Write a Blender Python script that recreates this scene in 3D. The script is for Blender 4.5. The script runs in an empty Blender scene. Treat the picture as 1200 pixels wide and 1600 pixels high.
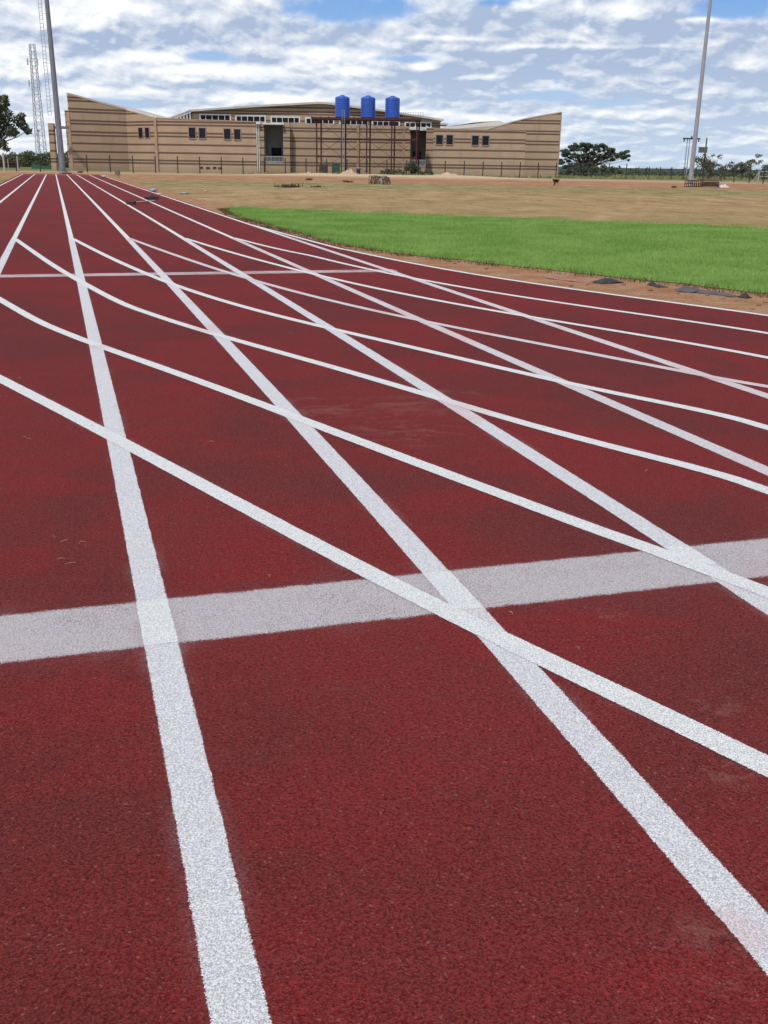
import bpy, bmesh, math, random
import numpy as np
from mathutils import Vector, Matrix

random.seed(7)
rng = np.random.default_rng(11)
scene = bpy.context.scene
R = math.radians

# ------------------------------------------------------------------ camera
FPX, PITCH, ROLL, CAMH = 1610.0, 0.32613, 0.016, 1.70156   # focal length in photo pixels (1200x1600)
_c, _s = math.cos(PITCH), math.sin(PITCH)
FW = Vector((0, _c, -_s)); R0 = Vector((1, 0, 0)); U0 = Vector((0, _s, _c))
RT = R0 * math.cos(ROLL) + U0 * math.sin(ROLL)
UP = -R0 * math.sin(ROLL) + U0 * math.cos(ROLL)
cam_data = bpy.data.cameras.new("camera")
cam = bpy.data.objects.new("camera", cam_data)
scene.collection.objects.link(cam)
m = Matrix.Identity(4)
for i in range(3):
    m[i][0], m[i][1], m[i][2] = RT[i], UP[i], -FW[i]
m[2][3] = CAMH
cam.matrix_world = m
cam_data.sensor_fit = 'VERTICAL'
cam_data.sensor_height = 36.0
cam_data.lens = FPX / 1600 * 36.0
cam_data.clip_start = 0.05
cam_data.clip_end = 20000
scene.camera = cam

def ray(px, py):
    return RT * ((px - 600) / FPX) - UP * ((py - 800) / FPX) + FW
def at(px, py, Y):
    d = ray(px, py); t = Y / d.y
    return Vector((d.x * t, Y, CAMH + d.z * t))
def G(px, py, z=0.0):
    d = ray(px, py); t = (z - CAMH) / d.z
    return Vector((d.x * t, d.y * t, z))
def gx(px, Y):                    # world x of a point on the ground seen in column px at distance Y
    p = G(600, 400)
    lo, hi = 240.0, 1500.0
    x = (px - 600) / 1699 * Y
    for _ in range(6):
        v = Vector((x, Y, 0.0)) - Vector((0, 0, CAMH)); z = v.dot(FW)
        q = 600 + FPX * v.dot(RT) / z
        x += (px - q) * Y / 1699
    return x
def hz(px, py, Y): return at(px, py, Y).z

# ------------------------------------------------------------------ exposure
scene.view_settings.view_transform = 'Standard'
scene.view_settings.look = 'None'
scene.view_settings.exposure = 0.0
scene.view_settings.gamma = 1.0
scene.view_settings.use_curve_mapping = False
scene.render.engine = 'CYCLES'
scene.cycles.max_bounces = 6
scene.cycles.transparent_max_bounces = 12

# ------------------------------------------------------------------ node helper
class N:
    def __init__(self, tree): self.t = tree
    def new(self, typ, **kw):
        n = self.t.nodes.new(typ)
        for k, v in kw.items(): setattr(n, k, v)
        return n
    def sock(self, s, v):
        if v is None: return
        if isinstance(v, bpy.types.NodeSocket): self.t.links.new(v, s)
        elif isinstance(v, (tuple, list)) and s.type == 'RGBA' and len(v) == 3: s.default_value = (*v, 1)
        else: s.default_value = v
    def math(self, op, a, b=None, c=None, clamp=False):
        n = self.new('ShaderNodeMath', operation=op); n.use_clamp = clamp
        self.sock(n.inputs[0], a); self.sock(n.inputs[1], b); self.sock(n.inputs[2], c)
        return n.outputs[0]
    def mix(self, f, a, b, blend='MIX'):
        n = self.new('ShaderNodeMix', data_type='RGBA', blend_type=blend)
        self.sock(n.inputs['Factor'], f)
        ia = [i for i in n.inputs if i.name == 'A' and i.type == 'RGBA'][0]
        ib = [i for i in n.inputs if i.name == 'B' and i.type == 'RGBA'][0]
        self.sock(ia, a); self.sock(ib, b)
        return [o for o in n.outputs if o.type == 'RGBA'][0]
    def noise(self, vec, scale, detail=2.0, rough=0.5, dist=0.0):
        n = self.new('ShaderNodeTexNoise'); n.noise_dimensions = '3D'
        self.sock(n.inputs['Vector'], vec); self.sock(n.inputs['Scale'], scale)
        self.sock(n.inputs['Detail'], detail); self.sock(n.inputs['Roughness'], rough); self.sock(n.inputs['Distortion'], dist)
        return n.outputs['Fac']
    def smooth(self, v, a, b, lo=0.0, hi=1.0):
        n = self.new('ShaderNodeMapRange', interpolation_type='SMOOTHSTEP')
        self.sock(n.inputs['Value'], v); self.sock(n.inputs['From Min'], a); self.sock(n.inputs['From Max'], b)
        self.sock(n.inputs['To Min'], lo); self.sock(n.inputs['To Max'], hi)
        return n.outputs['Result']
    def xyz(self, x, y, z):
        n = self.new('ShaderNodeCombineXYZ')
        self.sock(n.inputs[0], x); self.sock(n.inputs[1], y); self.sock(n.inputs[2], z)
        return n.outputs[0]
    def vscale(self, v, s):
        n = self.new('ShaderNodeVectorMath', operation='MULTIPLY')
        self.sock(n.inputs[0], v); n.inputs[1].default_value = s
        return n.outputs[0]

# ------------------------------------------------------------------ sun and sky
SUN_EL, SUN_AZ = R(60), R(-150)     # azimuth from +Y towards +X; negative = left of the view
sun_vec = Vector((math.sin(SUN_AZ) * math.cos(SUN_EL), math.cos(SUN_AZ) * math.cos(SUN_EL), math.sin(SUN_EL)))
sl = bpy.data.lights.new("sun", 'SUN'); sl.energy = 2.8; sl.angle = R(3); sl.color = (1.0, 0.95, 0.87)
sun = bpy.data.objects.new("sun", sl); scene.collection.objects.link(sun)
sun.rotation_euler = (-sun_vec).to_track_quat('-Z', 'Y').to_euler()

world = bpy.data.worlds.new("World"); scene.world = world; world.use_nodes = True
wt = world.node_tree
for n in list(wt.nodes): wt.nodes.remove(n)
w = N(wt)
sky = w.new('ShaderNodeTexSky', sky_type='NISHITA'); sky.sun_disc = False
sky.sun_elevation = SUN_EL; sky.sun_rotation = SUN_AZ; sky.ozone_density = 2.0; sky.dust_density = 0.6
STR = 0.1
tc = w.new('ShaderNodeTexCoord')
sp = w.new('ShaderNodeSeparateXYZ'); wt.links.new(tc.outputs['Generated'], sp.inputs[0])
az = w.math('ARCTAN2', sp.outputs[0], sp.outputs[1])
el = w.math('MAXIMUM', sp.outputs[2], 0.0)
u = w.math('MULTIPLY', az, 8.0)
v = w.math('MULTIPLY', w.math('LOGARITHM', w.math('ADD', el, 0.055), math.e), 2.3)
def cl(du, dv, seed, scale, detail, rough, dist=0.3):
    return w.noise(w.xyz(w.math('ADD', u, du), w.math('ADD', v, dv), seed), scale, detail, rough, dist)
n0 = cl(0, 0, 3.7, 1.15, 9.0, 0.50)
n0b = cl(-0.06, 0.17, 3.7, 1.15, 5.0, 0.48)
fine = cl(0, 0, 6.2, 3.6, 8.0, 0.55)
fineb = cl(-0.02, 0.06, 6.2, 3.6, 5.0, 0.52)
puff = cl(0, 0, 12.4, 2.7, 7.0, 0.52)
puffb = cl(-0.03, 0.09, 12.4, 2.7, 4.0, 0.5)
big = cl(0, 0, 9.1, 0.5, 2.0, 0.5)
streak = w.noise(w.xyz(w.math('MULTIPLY', u, 0.7), w.math('MULTIPLY', v, 2.3), 5.5), 1.4, 7.0, 0.52, 0.5)
# individual cumulus heads and blue gaps: photo pixel centre, half width, half height
def blob(px, py, rx, ry):
    d = ray(px, py).normalized()
    a0 = math.atan2(d.x, d.y); e0 = d.z
    warp = w.math('ADD', w.math('MULTIPLY', w.math('SUBTRACT', n0, 0.5), 1.3), w.math('MULTIPLY', w.math('SUBTRACT', fine, 0.5), 1.5))
    dx = w.math('DIVIDE', w.math('SUBTRACT', az, a0), rx / 1650)
    dy = w.math('DIVIDE', w.math('SUBTRACT', el, e0), ry / 1700)
    r = w.math('SQRT', w.math('ADD', w.math('MULTIPLY', dx, dx), w.math('MULTIPLY', dy, dy)))
    return w.smooth(w.math('ADD', r, warp), 1.25, 0.45), w.math('ADD', dy, w.math('MULTIPLY', warp, 0.6))
bright = None; body = None
for bx in [(190, 30, 170, 40), (330, 122, 110, 20), (500, 90, 70, 15), (960, 22, 100, 26), (820, 14, 34, 18), (640, 185, 110, 12), (1010, 135, 70, 24), (560, 120, 60, 12),
           (665, 107, 36, 12), (745, 124, 40, 9), (1090, 35, 34, 7), (900, 76, 130, 7), (700, 62, 90, 7), (990, 182, 90, 12), (130, 205, 90, 20), (40, 110, 60, 26), (1180, 108, 36, 18), (1130, 150, 50, 14), (430, 160, 80, 12), (240, 95, 60, 12)]:
    f, dy = blob(*bx)
    h = w.math('MULTIPLY', f, w.smooth(dy, -0.75, 0.45))
    bright = h if bright is None else w.math('MAXIMUM', bright, h)
    body = f if body is None else w.math('MAXIMUM', body, f)
gap = None
for bx in [(550, 12, 105, 24), (1165, 10, 70, 20), (330, 88, 40, 7), (640, 92, 50, 7), (790, 3, 60, 7), (860, 150, 60, 8), (180, 160, 50, 6), (950, 160, 60, 7)]:
    f, _ = blob(*bx)
    gap = f if gap is None else w.math('MAXIMUM', gap, f)
lit = w.math('ADD', w.math('MULTIPLY', w.math('SUBTRACT', n0, n0b), 2.5), 0.30)
lit = w.math('ADD', lit, w.math('MULTIPLY', w.math('SUBTRACT', fine, fineb), 2.0))
lit = w.math('ADD', lit, w.math('MULTIPLY', w.math('SUBTRACT', puff, puffb), 2.8))
lit = w.math('ADD', lit, w.math('MULTIPLY', w.math('SUBTRACT', streak, 0.5), 1.0))
lit = w.math('ADD', lit, w.math('MULTIPLY', w.math('SUBTRACT', big, 0.5), 0.9))
lit = w.math('ADD', lit, w.math('MULTIPLY', w.smooth(az, 0.0, -0.36), 0.26))
lit = w.math('SUBTRACT', lit, w.math('MULTIPLY', w.smooth(az, 0.0, 0.3), 0.10))
lit = w.math('ADD', lit, w.math('MULTIPLY', bright, 0.62))
lit = w.math('SUBTRACT', lit, w.math('MULTIPLY', w.math('SUBTRACT', body, bright), 0.25), clamp=True)
grey = w.mix(w.smooth(el, 0.0, 0.10), (0.54, 0.66, 0.82), (0.42, 0.52, 0.71))
cloud = w.mix(lit, grey, (1.0, 1.02, 1.04))
cover = w.smooth(w.math('ADD', w.math('MULTIPLY', n0, 0.6), w.math('MULTIPLY', streak, 0.4)), 0.22, 0.40)
cover = w.math('SUBTRACT', cover, w.math('MULTIPLY', gap, 0.95), clamp=True)
cover = w.math('MAXIMUM', cover, bright)
cover = w.math('MULTIPLY', cover, w.smooth(el, 0.75, 0.25, 0.72, 1.0))
cloud10 = w.mix(1.0, cloud, (10.0, 10.0, 10.0), 'MULTIPLY')
low = w.mix(1.0, w.mix(w.smooth(el, 0.03, 0.16), (0.46, 0.62, 0.84), (0.18, 0.40, 0.80)), (10.0, 10.0, 10.0), 'MULTIPLY')
clear = w.mix(w.smooth(el, 0.12, 0.5), low, sky.outputs[0])
col = w.mix(cover, clear, cloud10)
dim = w.smooth(el, 0.2, 0.5, 1.0, 0.85)      # sky out of view dimmed to set the ambient light
bg = w.new('ShaderNodeBackground')
wt.links.new(col, bg.inputs['Color'])
wt.links.new(w.math('MULTIPLY', dim, STR), bg.inputs['Strength'])
wo = w.new('ShaderNodeOutputWorld'); wt.links.new(bg.outputs[0], wo.inputs['Surface'])

# ------------------------------------------------------------------ mesh helpers
COL = scene.collection
class MB:
    def __init__(self): self.v = []; self.f = []; self.smooth = []
    def add(self, vs, fs, smooth=False):
        o = len(self.v); self.v += [tuple(p) for p in vs]
        for f in fs: self.f.append(tuple(i + o for i in f)); self.smooth.append(smooth)
    def box(self, x0, x1, y0, y1, z0, z1):
        vs = [(x, y, z) for z in (z0, z1) for y in (y0, y1) for x in (x0, x1)]
        self.add(vs, [(0, 2, 3, 1), (4, 5, 7, 6), (0, 1, 5, 4), (1, 3, 7, 5), (3, 2, 6, 7), (2, 0, 4, 6)])
    def obox(self, c, ax, ay, az_, hx, hy, hz_):
        c = Vector(c); vs = []
        for sz in (-1, 1):
            for sy in (-1, 1):
                for sx in (-1, 1): vs.append(c + ax * hx * sx + ay * hy * sy + az_ * hz_ * sz)
        self.add(vs, [(0, 2, 3, 1), (4, 5, 7, 6), (0, 1, 5, 4), (1, 3, 7, 5), (3, 2, 6, 7), (2, 0, 4, 6)])
    def bar(self, a, b, wd, dp=None):
        a = Vector(a); b = Vector(b); d = (b - a); L = d.length; d.normalize()
        up = Vector((0, 0, 1)) if abs(d.z) < 0.9 else Vector((0, 1, 0))
        s = d.cross(up).normalized(); t = s.cross(d)
        self.obox((a + b) / 2, d, s, t, L / 2, wd / 2, (dp or wd) / 2)
    def tube(self, pts, rad, n=8, cap=True):
        pts = [Vector(p) for p in pts]; k = len(pts)
        rad = rad if isinstance(rad, (list, tuple)) else [rad] * k
        vs = []
        for i, p in enumerate(pts):
            d = (pts[min(i + 1, k - 1)] - pts[max(i - 1, 0)]).normalized()
            up = Vector((0, 0, 1)) if abs(d.z) < 0.95 else Vector((0, 1, 0))
            s = d.cross(up).normalized(); t = s.cross(d)
            for j in range(n):
                a = 2 * math.pi * j / n
                vs.append(p + (s * math.cos(a) + t * math.sin(a)) * rad[i])
        fs = [(i * n + j, i * n + (j + 1) % n, (i + 1) * n + (j + 1) % n, (i + 1) * n + j) for i in range(k - 1) for j in range(n)]
        self.add(vs, fs, True)
        if cap:
            self.add(vs[:n], [tuple(range(n))[::-1]]); self.add(vs[-n:], [tuple(range(n))])
    def lathe(self, prof, c, n=24):
        vs = []; k = len(prof)
        for r, z in prof:
            for j in range(n):
                a = 2 * math.pi * j / n; vs.append((c[0] + r * math.cos(a), c[1] + r * math.sin(a), c[2] + z))
        fs = [(i * n + j, i * n + (j + 1) % n, (i + 1) * n + (j + 1) % n, (i + 1) * n + j) for i in range(k - 1) for j in range(n)]
        self.add(vs, fs, True); self.add(vs[-n:], [tuple(range(n))])
    def prism(self, poly, y0, y1):            # poly in x,z seen from -y, counterclockwise
        n = len(poly)
        vs = [(x, y0, z) for x, z in poly] + [(x, y1, z) for x, z in poly]
        fs = [tuple(range(n)), tuple(range(2 * n - 1, n - 1, -1))]
        fs += [(i, i + n, (i + 1) % n + n, (i + 1) % n) for i in range(n)]
        self.add(vs, fs)
    def wall(self, p0, p1, zb, zt0, zt1, th, zb1=None):     # wall between two plan points, thickness towards the back
        p0 = Vector((*p0, 0)); p1 = Vector((*p1, 0)); d = (p1 - p0).normalized(); nrm = Vector((-d.y, d.x, 0)) * th
        zb1 = zb if zb1 is None else zb1
        vs = []
        for q in (Vector((0, 0, 0)), nrm):
            vs += [p0 + q + Vector((0, 0, zb)), p1 + q + Vector((0, 0, zb1)), p1 + q + Vector((0, 0, zt1)), p0 + q + Vector((0, 0, zt0))]
        self.add(vs, [(0, 1, 2, 3), (5, 4, 7, 6), (1, 5, 6, 2), (4, 0, 3, 7), (3, 2, 6, 7), (4, 5, 1, 0)])
    def build(self, name, mat, parent=None):
        o = Vector((0, 0, 0)); p = parent
        while p is not None: o += p.location; p = p.parent
        me = bpy.data.meshes.new(name)
        me.from_pydata([tuple(Vector(q) - o) for q in self.v], [], self.f)
        me.polygons.foreach_set('use_smooth', self.smooth)
        me.materials.append(mat); me.update()
        ob = bpy.data.objects.new(name, me); COL.objects.link(ob)
        if parent is not None: ob.parent = parent
        return ob

def tag(o, label=None, cat=None, group=None, kind=None):
    if label: o['label'] = label
    if cat: o['category'] = cat
    if group: o['group'] = group
    if kind: o['kind'] = kind
    return o
def thing(name, loc, label, cat, group=None):
    o = bpy.data.objects.new(name, None); COL.objects.link(o); o.location = Vector(loc); o.empty_display_size = 0.2
    return tag(o, label, cat, group)
def quads_mesh(name, mat, co, nper, parent=None):        # co: (n*nper,3) array
    o = Vector((0, 0, 0)); p = parent
    while p is not None: o += p.location; p = p.parent
    co = co - np.array(o)
    n = len(co) // nper
    me = bpy.data.meshes.new(name)
    me.vertices.add(len(co)); me.vertices.foreach_set('co', co.astype(np.float32).ravel())
    me.loops.add(len(co)); me.loops.foreach_set('vertex_index', np.arange(len(co), dtype=np.int32))
    me.polygons.add(n); me.polygons.foreach_set('loop_start', np.arange(0, len(co), nper, dtype=np.int32))
    try: me.polygons.foreach_set('loop_total', np.full(n, nper, dtype=np.int32))
    except Exception: pass
    me.update(calc_edges=True); me.materials.append(mat)
    ob = bpy.data.objects.new(name, me); COL.objects.link(ob)
    if parent is not None: ob.parent = parent
    return ob

# ------------------------------------------------------------------ materials
def new_mat(name):
    mt = bpy.data.materials.new(name); mt.use_nodes = True
    for n in list(mt.node_tree.nodes): mt.node_tree.nodes.remove(n)
    k = N(mt.node_tree)
    b = k.new('ShaderNodeBsdfPrincipled'); o = k.new('ShaderNodeOutputMaterial')
    mt.node_tree.links.new(b.outputs[0], o.inputs[0])
    return mt, k, b
def pos(k): return k.new('ShaderNodeNewGeometry').outputs['Position']
def bump(k, b, h, strength=0.5, dist=0.01):
    n = k.new('ShaderNodeBump'); k.sock(n.inputs['Height'], h); n.inputs['Strength'].default_value = strength; n.inputs['Distance'].default_value = dist
    k.t.links.new(n.outputs[0], b.inputs['Normal'])
def simple(name, c1, c2=None, scale=8.0, rough=0.7, metal=0.0, spec=0.3, bmp=0.0):
    mt, k, b = new_mat(name)
    c2 = c2 or tuple(x * 0.7 for x in c1)
    tcn = k.new('ShaderNodeTexCoord').outputs['Object']
    f = k.noise(tcn, scale, 5, 0.6)
    f = k.smooth(f, 0.3, 0.7)
    k.sock(b.inputs['Base Color'], k.mix(f, c1, c2))
    k.sock(b.inputs['Roughness'], k.math('ADD', k.math('MULTIPLY', f, 0.15), rough - 0.07))
    b.inputs['Metallic'].default_value = metal; b.inputs['Specular IOR Level'].default_value = spec
    if bmp: bump(k, b, f, bmp, 0.02)
    return mt

REDS = [(G(400, 895), 0.34, 0.16, 0.7), (G(640, 860), 0.35, 0.5, 0.55), (G(1000, 720), 1.1, 0.9, 0.6), (G(850, 1000), 0.5, 0.25, 0.6), (G(120, 1100), 0.30, 0.20, 0.45), (G(40, 880), 0.16, 0.25, 0.5), (G(1120, 1560), 0.25, 0.15, 0.5), (G(520, 1250), 0.4, 0.3, 0.35), (G(330, 600), 0.4, 0.7, 0.4)]
SCUFFS = [(G(640, 655), 0.55, 1.0), (G(955, 966), 0.10, 0.09), (G(1110, 1490), 0.16, 0.16), (G(1120, 1105), 0.10, 0.10), (G(1145, 1215), 0.12, 0.10), (G(500, 640), 0.4, 0.5), (G(700, 620), 0.35, 0.3)]
def track_color(k):
    p = pos(k)
    g1 = k.noise(p, 210.0, 2.0, 0.6); g2 = k.noise(p, 95.0, 3.0, 0.65)
    vor = k.new('ShaderNodeTexVoronoi'); k.sock(vor.inputs['Vector'], p); vor.inputs['Scale'].default_value = 170.0
    cell = k.new('ShaderNodeSeparateColor'); k.t.links.new(vor.outputs['Color'], cell.inputs[0])
    big = k.noise(p, 0.42, 5.0, 0.62, 0.4); mid = k.noise(k.vscale(p, (1.0, 2.2, 1.0)), 2.3, 4.0, 0.6)
    base = k.mix(k.smooth(big, 0.40, 0.60), (0.160, 0.019, 0.019), (0.245, 0.015, 0.016))
    base = k.mix(k.math('MULTIPLY', k.smooth(mid, 0.45, 0.75), 0.45), base, (0.165, 0.032, 0.034))
    # deeper red touch-ups where paint edges were masked over
    red = k.smooth(k.noise(k.vscale(p, (1.0, 1.7, 1.0)), 0.9, 3.0, 0.5, 0.4), 0.57, 0.68)
    base = k.mix(k.math('MULTIPLY', red, 0.75), base, (0.280, 0.012, 0.013))
    sr = k.new('ShaderNodeSeparateXYZ'); k.t.links.new(p, sr.inputs[0])
    for q_, rx, ry, am in REDS:
        dx = k.math('DIVIDE', k.math('SUBTRACT', sr.outputs[0], q_.x), rx); dy = k.math('DIVIDE', k.math('SUBTRACT', sr.outputs[1], q_.y), ry)
        r2 = k.math('ADD', k.math('MULTIPLY', dx, dx), k.math('MULTIPLY', dy, dy))
        mk = k.smooth(k.math('ADD', r2, k.math('MULTIPLY', k.math('SUBTRACT', mid, 0.5), 1.6)), 1.15, 0.35)
        base = k.mix(k.math('MULTIPLY', mk, am), base, (0.285, 0.012, 0.013))
    # dusty scuffs
    sc = k.smooth(k.noise(k.vscale(p, (0.6, 1.6, 1.0)), 3.1, 5.0, 0.65, 0.6), 0.66, 0.76)
    base = k.mix(k.math('MULTIPLY', sc, 0.16), base, (0.34, 0.14, 0.12))
    for q_, rx, ry in SCUFFS:
        s3 = k.new('ShaderNodeSeparateXYZ'); k.t.links.new(p, s3.inputs[0])
        dx = k.math('DIVIDE', k.math('SUBTRACT', s3.outputs[0], q_.x), rx); dy = k.math('DIVIDE', k.math('SUBTRACT', s3.outputs[1], q_.y), ry)
        rr_ = k.math('ADD', k.math('MULTIPLY', dx, dx), k.math('MULTIPLY', dy, dy))
        mk = k.math('MULTIPLY', k.smooth(rr_, 1.0, 0.1), k.smooth(k.noise(k.vscale(p, (0.7, 1.3, 1.0)), 2.2 / max(rx, 0.12), 5.0, 0.7, 0.8), 0.46, 0.66))
        base = k.mix(k.math('MULTIPLY', mk, 0.40), base, (0.42, 0.20, 0.17))
    gran = k.math('ADD', k.math('MULTIPLY', g1, 0.5), k.math('MULTIPLY', g2, 0.5))
    gran = k.smooth(gran, 0.36, 0.66)
    base = k.mix(gran, k.mix(0.68, base, (0.028, 0.003, 0.004)), k.mix(0.17, base, (0.44, 0.08, 0.07)))
    fleck = k.smooth(cell.outputs[0], 0.986, 0.992)
    base = k.mix(k.math('MULTIPLY', fleck, 0.28), base, (0.45, 0.20, 0.17))
    return p, base, gran

mt_track, k, b = new_mat("red rubber")
p, c, g = track_color(k)
k.sock(b.inputs['Base Color'], c); b.inputs['Roughness'].default_value = 0.9; b.inputs['Specular IOR Level'].default_value = 0.05
b.inputs['Sheen Weight'].default_value = 0.115; b.inputs['Sheen Roughness'].default_value = 0.22; b.inputs['Sheen Tint'].default_value = (0.9, 0.82, 0.84, 1)
bump(k, b, g, 0.8, 0.005)

PINKS = [(G(715, 645), 0.30, 0.45), (G(1150, 1460), 0.10, 0.10), (G(1170, 962), 0.10, 0.09), (G(1085, 925), 0.22, 0.05), (G(160, 545), 0.18, 0.16), (G(1080, 590), 0.5, 0.5), (G(330, 515), 0.3, 0.4), (G(560, 430), 0.5, 0.7), (G(930, 945), 0.25, 0.03)]
def paint_mat(name, cover, tint, pink, soft=1.0):
    """white line paint sprayed on rubber granules: thins out and speckles towards its edges"""
    mt, k, b = new_mat(name)
    p, base, gran = track_color(k)
    at_ = k.new('ShaderNodeAttribute'); at_.attribute_name = 'edge'      # 0 at the middle of the strip, 1 at the paint edge
    fine = k.noise(p, 165.0, 3.0, 0.7)
    fine2 = k.noise(p, 330.0, 2.0, 0.6)
    wear = k.noise(k.vscale(p, (1.0, 1.0, 1.0)), 1.1, 4.0, 0.6)
    wear2 = k.noise(p, 4.0, 4.0, 0.6)
    gsum = k.math('ADD', k.math('MULTIPLY', fine, 0.55), k.math('MULTIPLY', fine2, 0.45))
    e = k.math('ADD', at_.outputs['Fac'], k.math('MULTIPLY', k.math('SUBTRACT', k.noise(p, 9.0, 3.0, 0.6), 0.5), 0.14))
    prof = k.smooth(e, 0.86, 1.10, 1.0, 0.0)
    thick = k.math('ADD', k.math('MULTIPLY', k.math('SUBTRACT', wear, 0.5), 0.55), cover)
    thick = k.math('ADD', thick, k.math('MULTIPLY', k.math('SUBTRACT', wear2, 0.5), 0.30))
    amount = k.math('MULTIPLY', prof, thick)
    al = k.smooth(k.math('ADD', amount, k.math('MULTIPLY', k.math('SUBTRACT', gsum, 0.5), 1.9)), 0.26, 0.50)
    patch = k.smooth(k.noise(p, 0.9, 4.0, 0.6, 0.6), 0.50, 0.68)
    halo = k.math('MULTIPLY', k.smooth(e, 1.85, 0.95), k.math('ADD', k.math('MULTIPLY', patch, 0.26), 0.02))
    halo = k.math('MULTIPLY', halo, k.smooth(gsum, 0.42, 0.62))
    core = k.math('MULTIPLY', al, k.smooth(e, 1.16, 1.02))
    al = k.math('MAXIMUM', core, halo)
    wcol = k.mix(k.smooth(gsum, 0.40, 0.60), tuple(x * 0.54 for x in tint), tuple(min(0.86, x * 1.16) for x in tint))
    pk = k.smooth(k.noise(p, 0.75, 3.0, 0.55), 0.62 - pink * 0.3, 0.80 - pink * 0.25)
    sep = k.new('ShaderNodeSeparateXYZ'); k.t.links.new(p, sep.inputs[0]); spot = None
    for q_, rx, ry in PINKS:
        dx = k.math('DIVIDE', k.math('SUBTRACT', sep.outputs[0], q_.x), rx); dy = k.math('DIVIDE', k.math('SUBTRACT', sep.outputs[1], q_.y), ry)
        r2 = k.math('ADD', k.math('MULTIPLY', dx, dx), k.math('MULTIPLY', dy, dy))
        mk = k.smooth(k.math('ADD', r2, k.math('MULTIPLY', k.math('SUBTRACT', wear2, 0.5), 2.6)), 1.3, -0.2)
        spot = mk if spot is None else k.math('MAXIMUM', spot, mk)
    pk = k.math('MULTIPLY', pk, 0.25 + 0.5 * pink)
    pk = k.math('MAXIMUM', pk, k.math('MULTIPLY', spot, 0.38))
    wcol = k.mix(pk, wcol, (0.58, 0.33, 0.33))
    wcol = k.mix(k.math('MULTIPLY', k.math('SUBTRACT', 1.0, core), 0.55), wcol, (0.46, 0.24, 0.24))
    k.sock(b.inputs['Base Color'], wcol)
    b.inputs['Roughness'].default_value = 0.75; b.inputs['Specular IOR Level'].default_value = 0.2
    k.sock(b.inputs['Alpha'], al)
    bump(k, b, gsum, 0.8, 0.005)
    return mt
P_STRAIGHT = paint_mat("straight line paint", 0.84, (0.66, 0.655, 0.69), 0.22)
P_BRIGHT = paint_mat("fresh line paint", 1.12, (0.73, 0.74, 0.76), 0.04)
P_PINK = paint_mat("pinkish line paint", 0.86, (0.64, 0.60, 0.63), 0.50)
P_BAR = paint_mat("start bar paint", 0.62, (0.50, 0.46, 0.48), 0.18)
P_FAR = paint_mat("thin bar paint", 0.50, (0.58, 0.47, 0.49), 0.55)

# terrain sheets
mt_ground, k, b = new_mat("field ground")
p = pos(k); s3 = k.new('ShaderNodeSeparateXYZ'); k.t.links.new(p, s3.inputs[0])
nz = k.noise(p, 0.06, 4, 0.6); nm = k.noise(k.vscale(p, (0.35, 1.0, 1.0)), 0.5, 5, 0.65); nf = k.noise(p, 3.0, 5, 0.7); nff = k.noise(p, 14.0, 4, 0.7)
yy = k.math('ADD', s3.outputs[1], k.math('MULTIPLY', k.math('SUBTRACT', nz, 0.5), 26.0))
yy = k.math('ADD', yy, k.math('MULTIPLY', k.math('SUBTRACT', nm, 0.5), 16.0))
tan = k.mix(k.smooth(nm, 0.35, 0.68), (0.395, 0.252, 0.128), (0.320, 0.208, 0.096))
st = k.noise(k.vscale(p, (0.3, 1.5, 1.0)), 0.9, 6, 0.7, 0.3)
tan = k.mix(k.math('MULTIPLY', k.smooth(st, 0.42, 0.60), 0.75), tan, (0.210, 0.160, 0.070))
tan = k.mix(k.smooth(nf, 0.38, 0.66), tan, (0.400, 0.260, 0.145))
st2 = k.noise(k.vscale(p, (0.55, 0.22, 1.0)), 1.0, 9, 0.72, 0.6)
tan = k.mix(k.math('MULTIPLY', k.smooth(st2, 0.50, 0.60), 0.75), tan, (0.215, 0.150, 0.070))
tan = k.mix(k.math('MULTIPLY', k.smooth(st2, 0.47, 0.38), 0.6), tan, (0.470, 0.335, 0.200))
olv = k.smooth(k.noise(k.vscale(p, (0.5, 1.0, 1.0)), 0.16, 5, 0.65, 0.5), 0.46, 0.62)
tan = k.mix(k.math('MULTIPLY', olv, 0.38), tan, (0.225, 0.195, 0.080))
rust = k.smooth(k.noise(k.vscale(p, (0.4, 1.0, 1.0)), 0.11, 5, 0.65, 0.7), 0.56, 0.68)
tan = k.mix(k.math('MULTIPLY', rust, 0.5), tan, (0.330, 0.165, 0.085))
olive = k.mix(k.smooth(st2, 0.42, 0.60), (0.290, 0.245, 0.125), (0.180, 0.165, 0.065))
redd = k.mix(k.smooth(nm, 0.36, 0.64), (0.335, 0.158, 0.084), (0.400, 0.235, 0.135))
redd = k.mix(k.math('MULTIPLY', k.smooth(st, 0.45, 0.6), 0.6), redd, (0.285, 0.140, 0.078))
redd = k.mix(k.math('MULTIPLY', k.smooth(st2, 0.50, 0.60), 0.6), redd, (0.225, 0.115, 0.068))
redd = k.mix(k.math('MULTIPLY', k.smooth(st2, 0.46, 0.38), 0.6), redd, (0.450, 0.310, 0.195))
sand = k.mix(k.smooth(nf, 0.35, 0.68), (0.430, 0.310, 0.200), (0.330, 0.235, 0.130))
c = k.mix(k.smooth(yy, 68, 80), tan, olive)
c = k.mix(k.smooth(yy, 91, 97), c, redd)
c = k.mix(k.smooth(yy, 126, 138), c, sand)
c = k.mix(k.smooth(s3.outputs[1], 150, 165), c, (0.150, 0.160, 0.060))
c = k.mix(k.smooth(s3.outputs[1], 235, 290), c, (0.055, 0.072, 0.042))
c = k.mix(k.math('MULTIPLY', k.smooth(s3.outputs[1], 50, 20), 0.35), c, (0.16, 0.18, 0.06))
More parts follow.
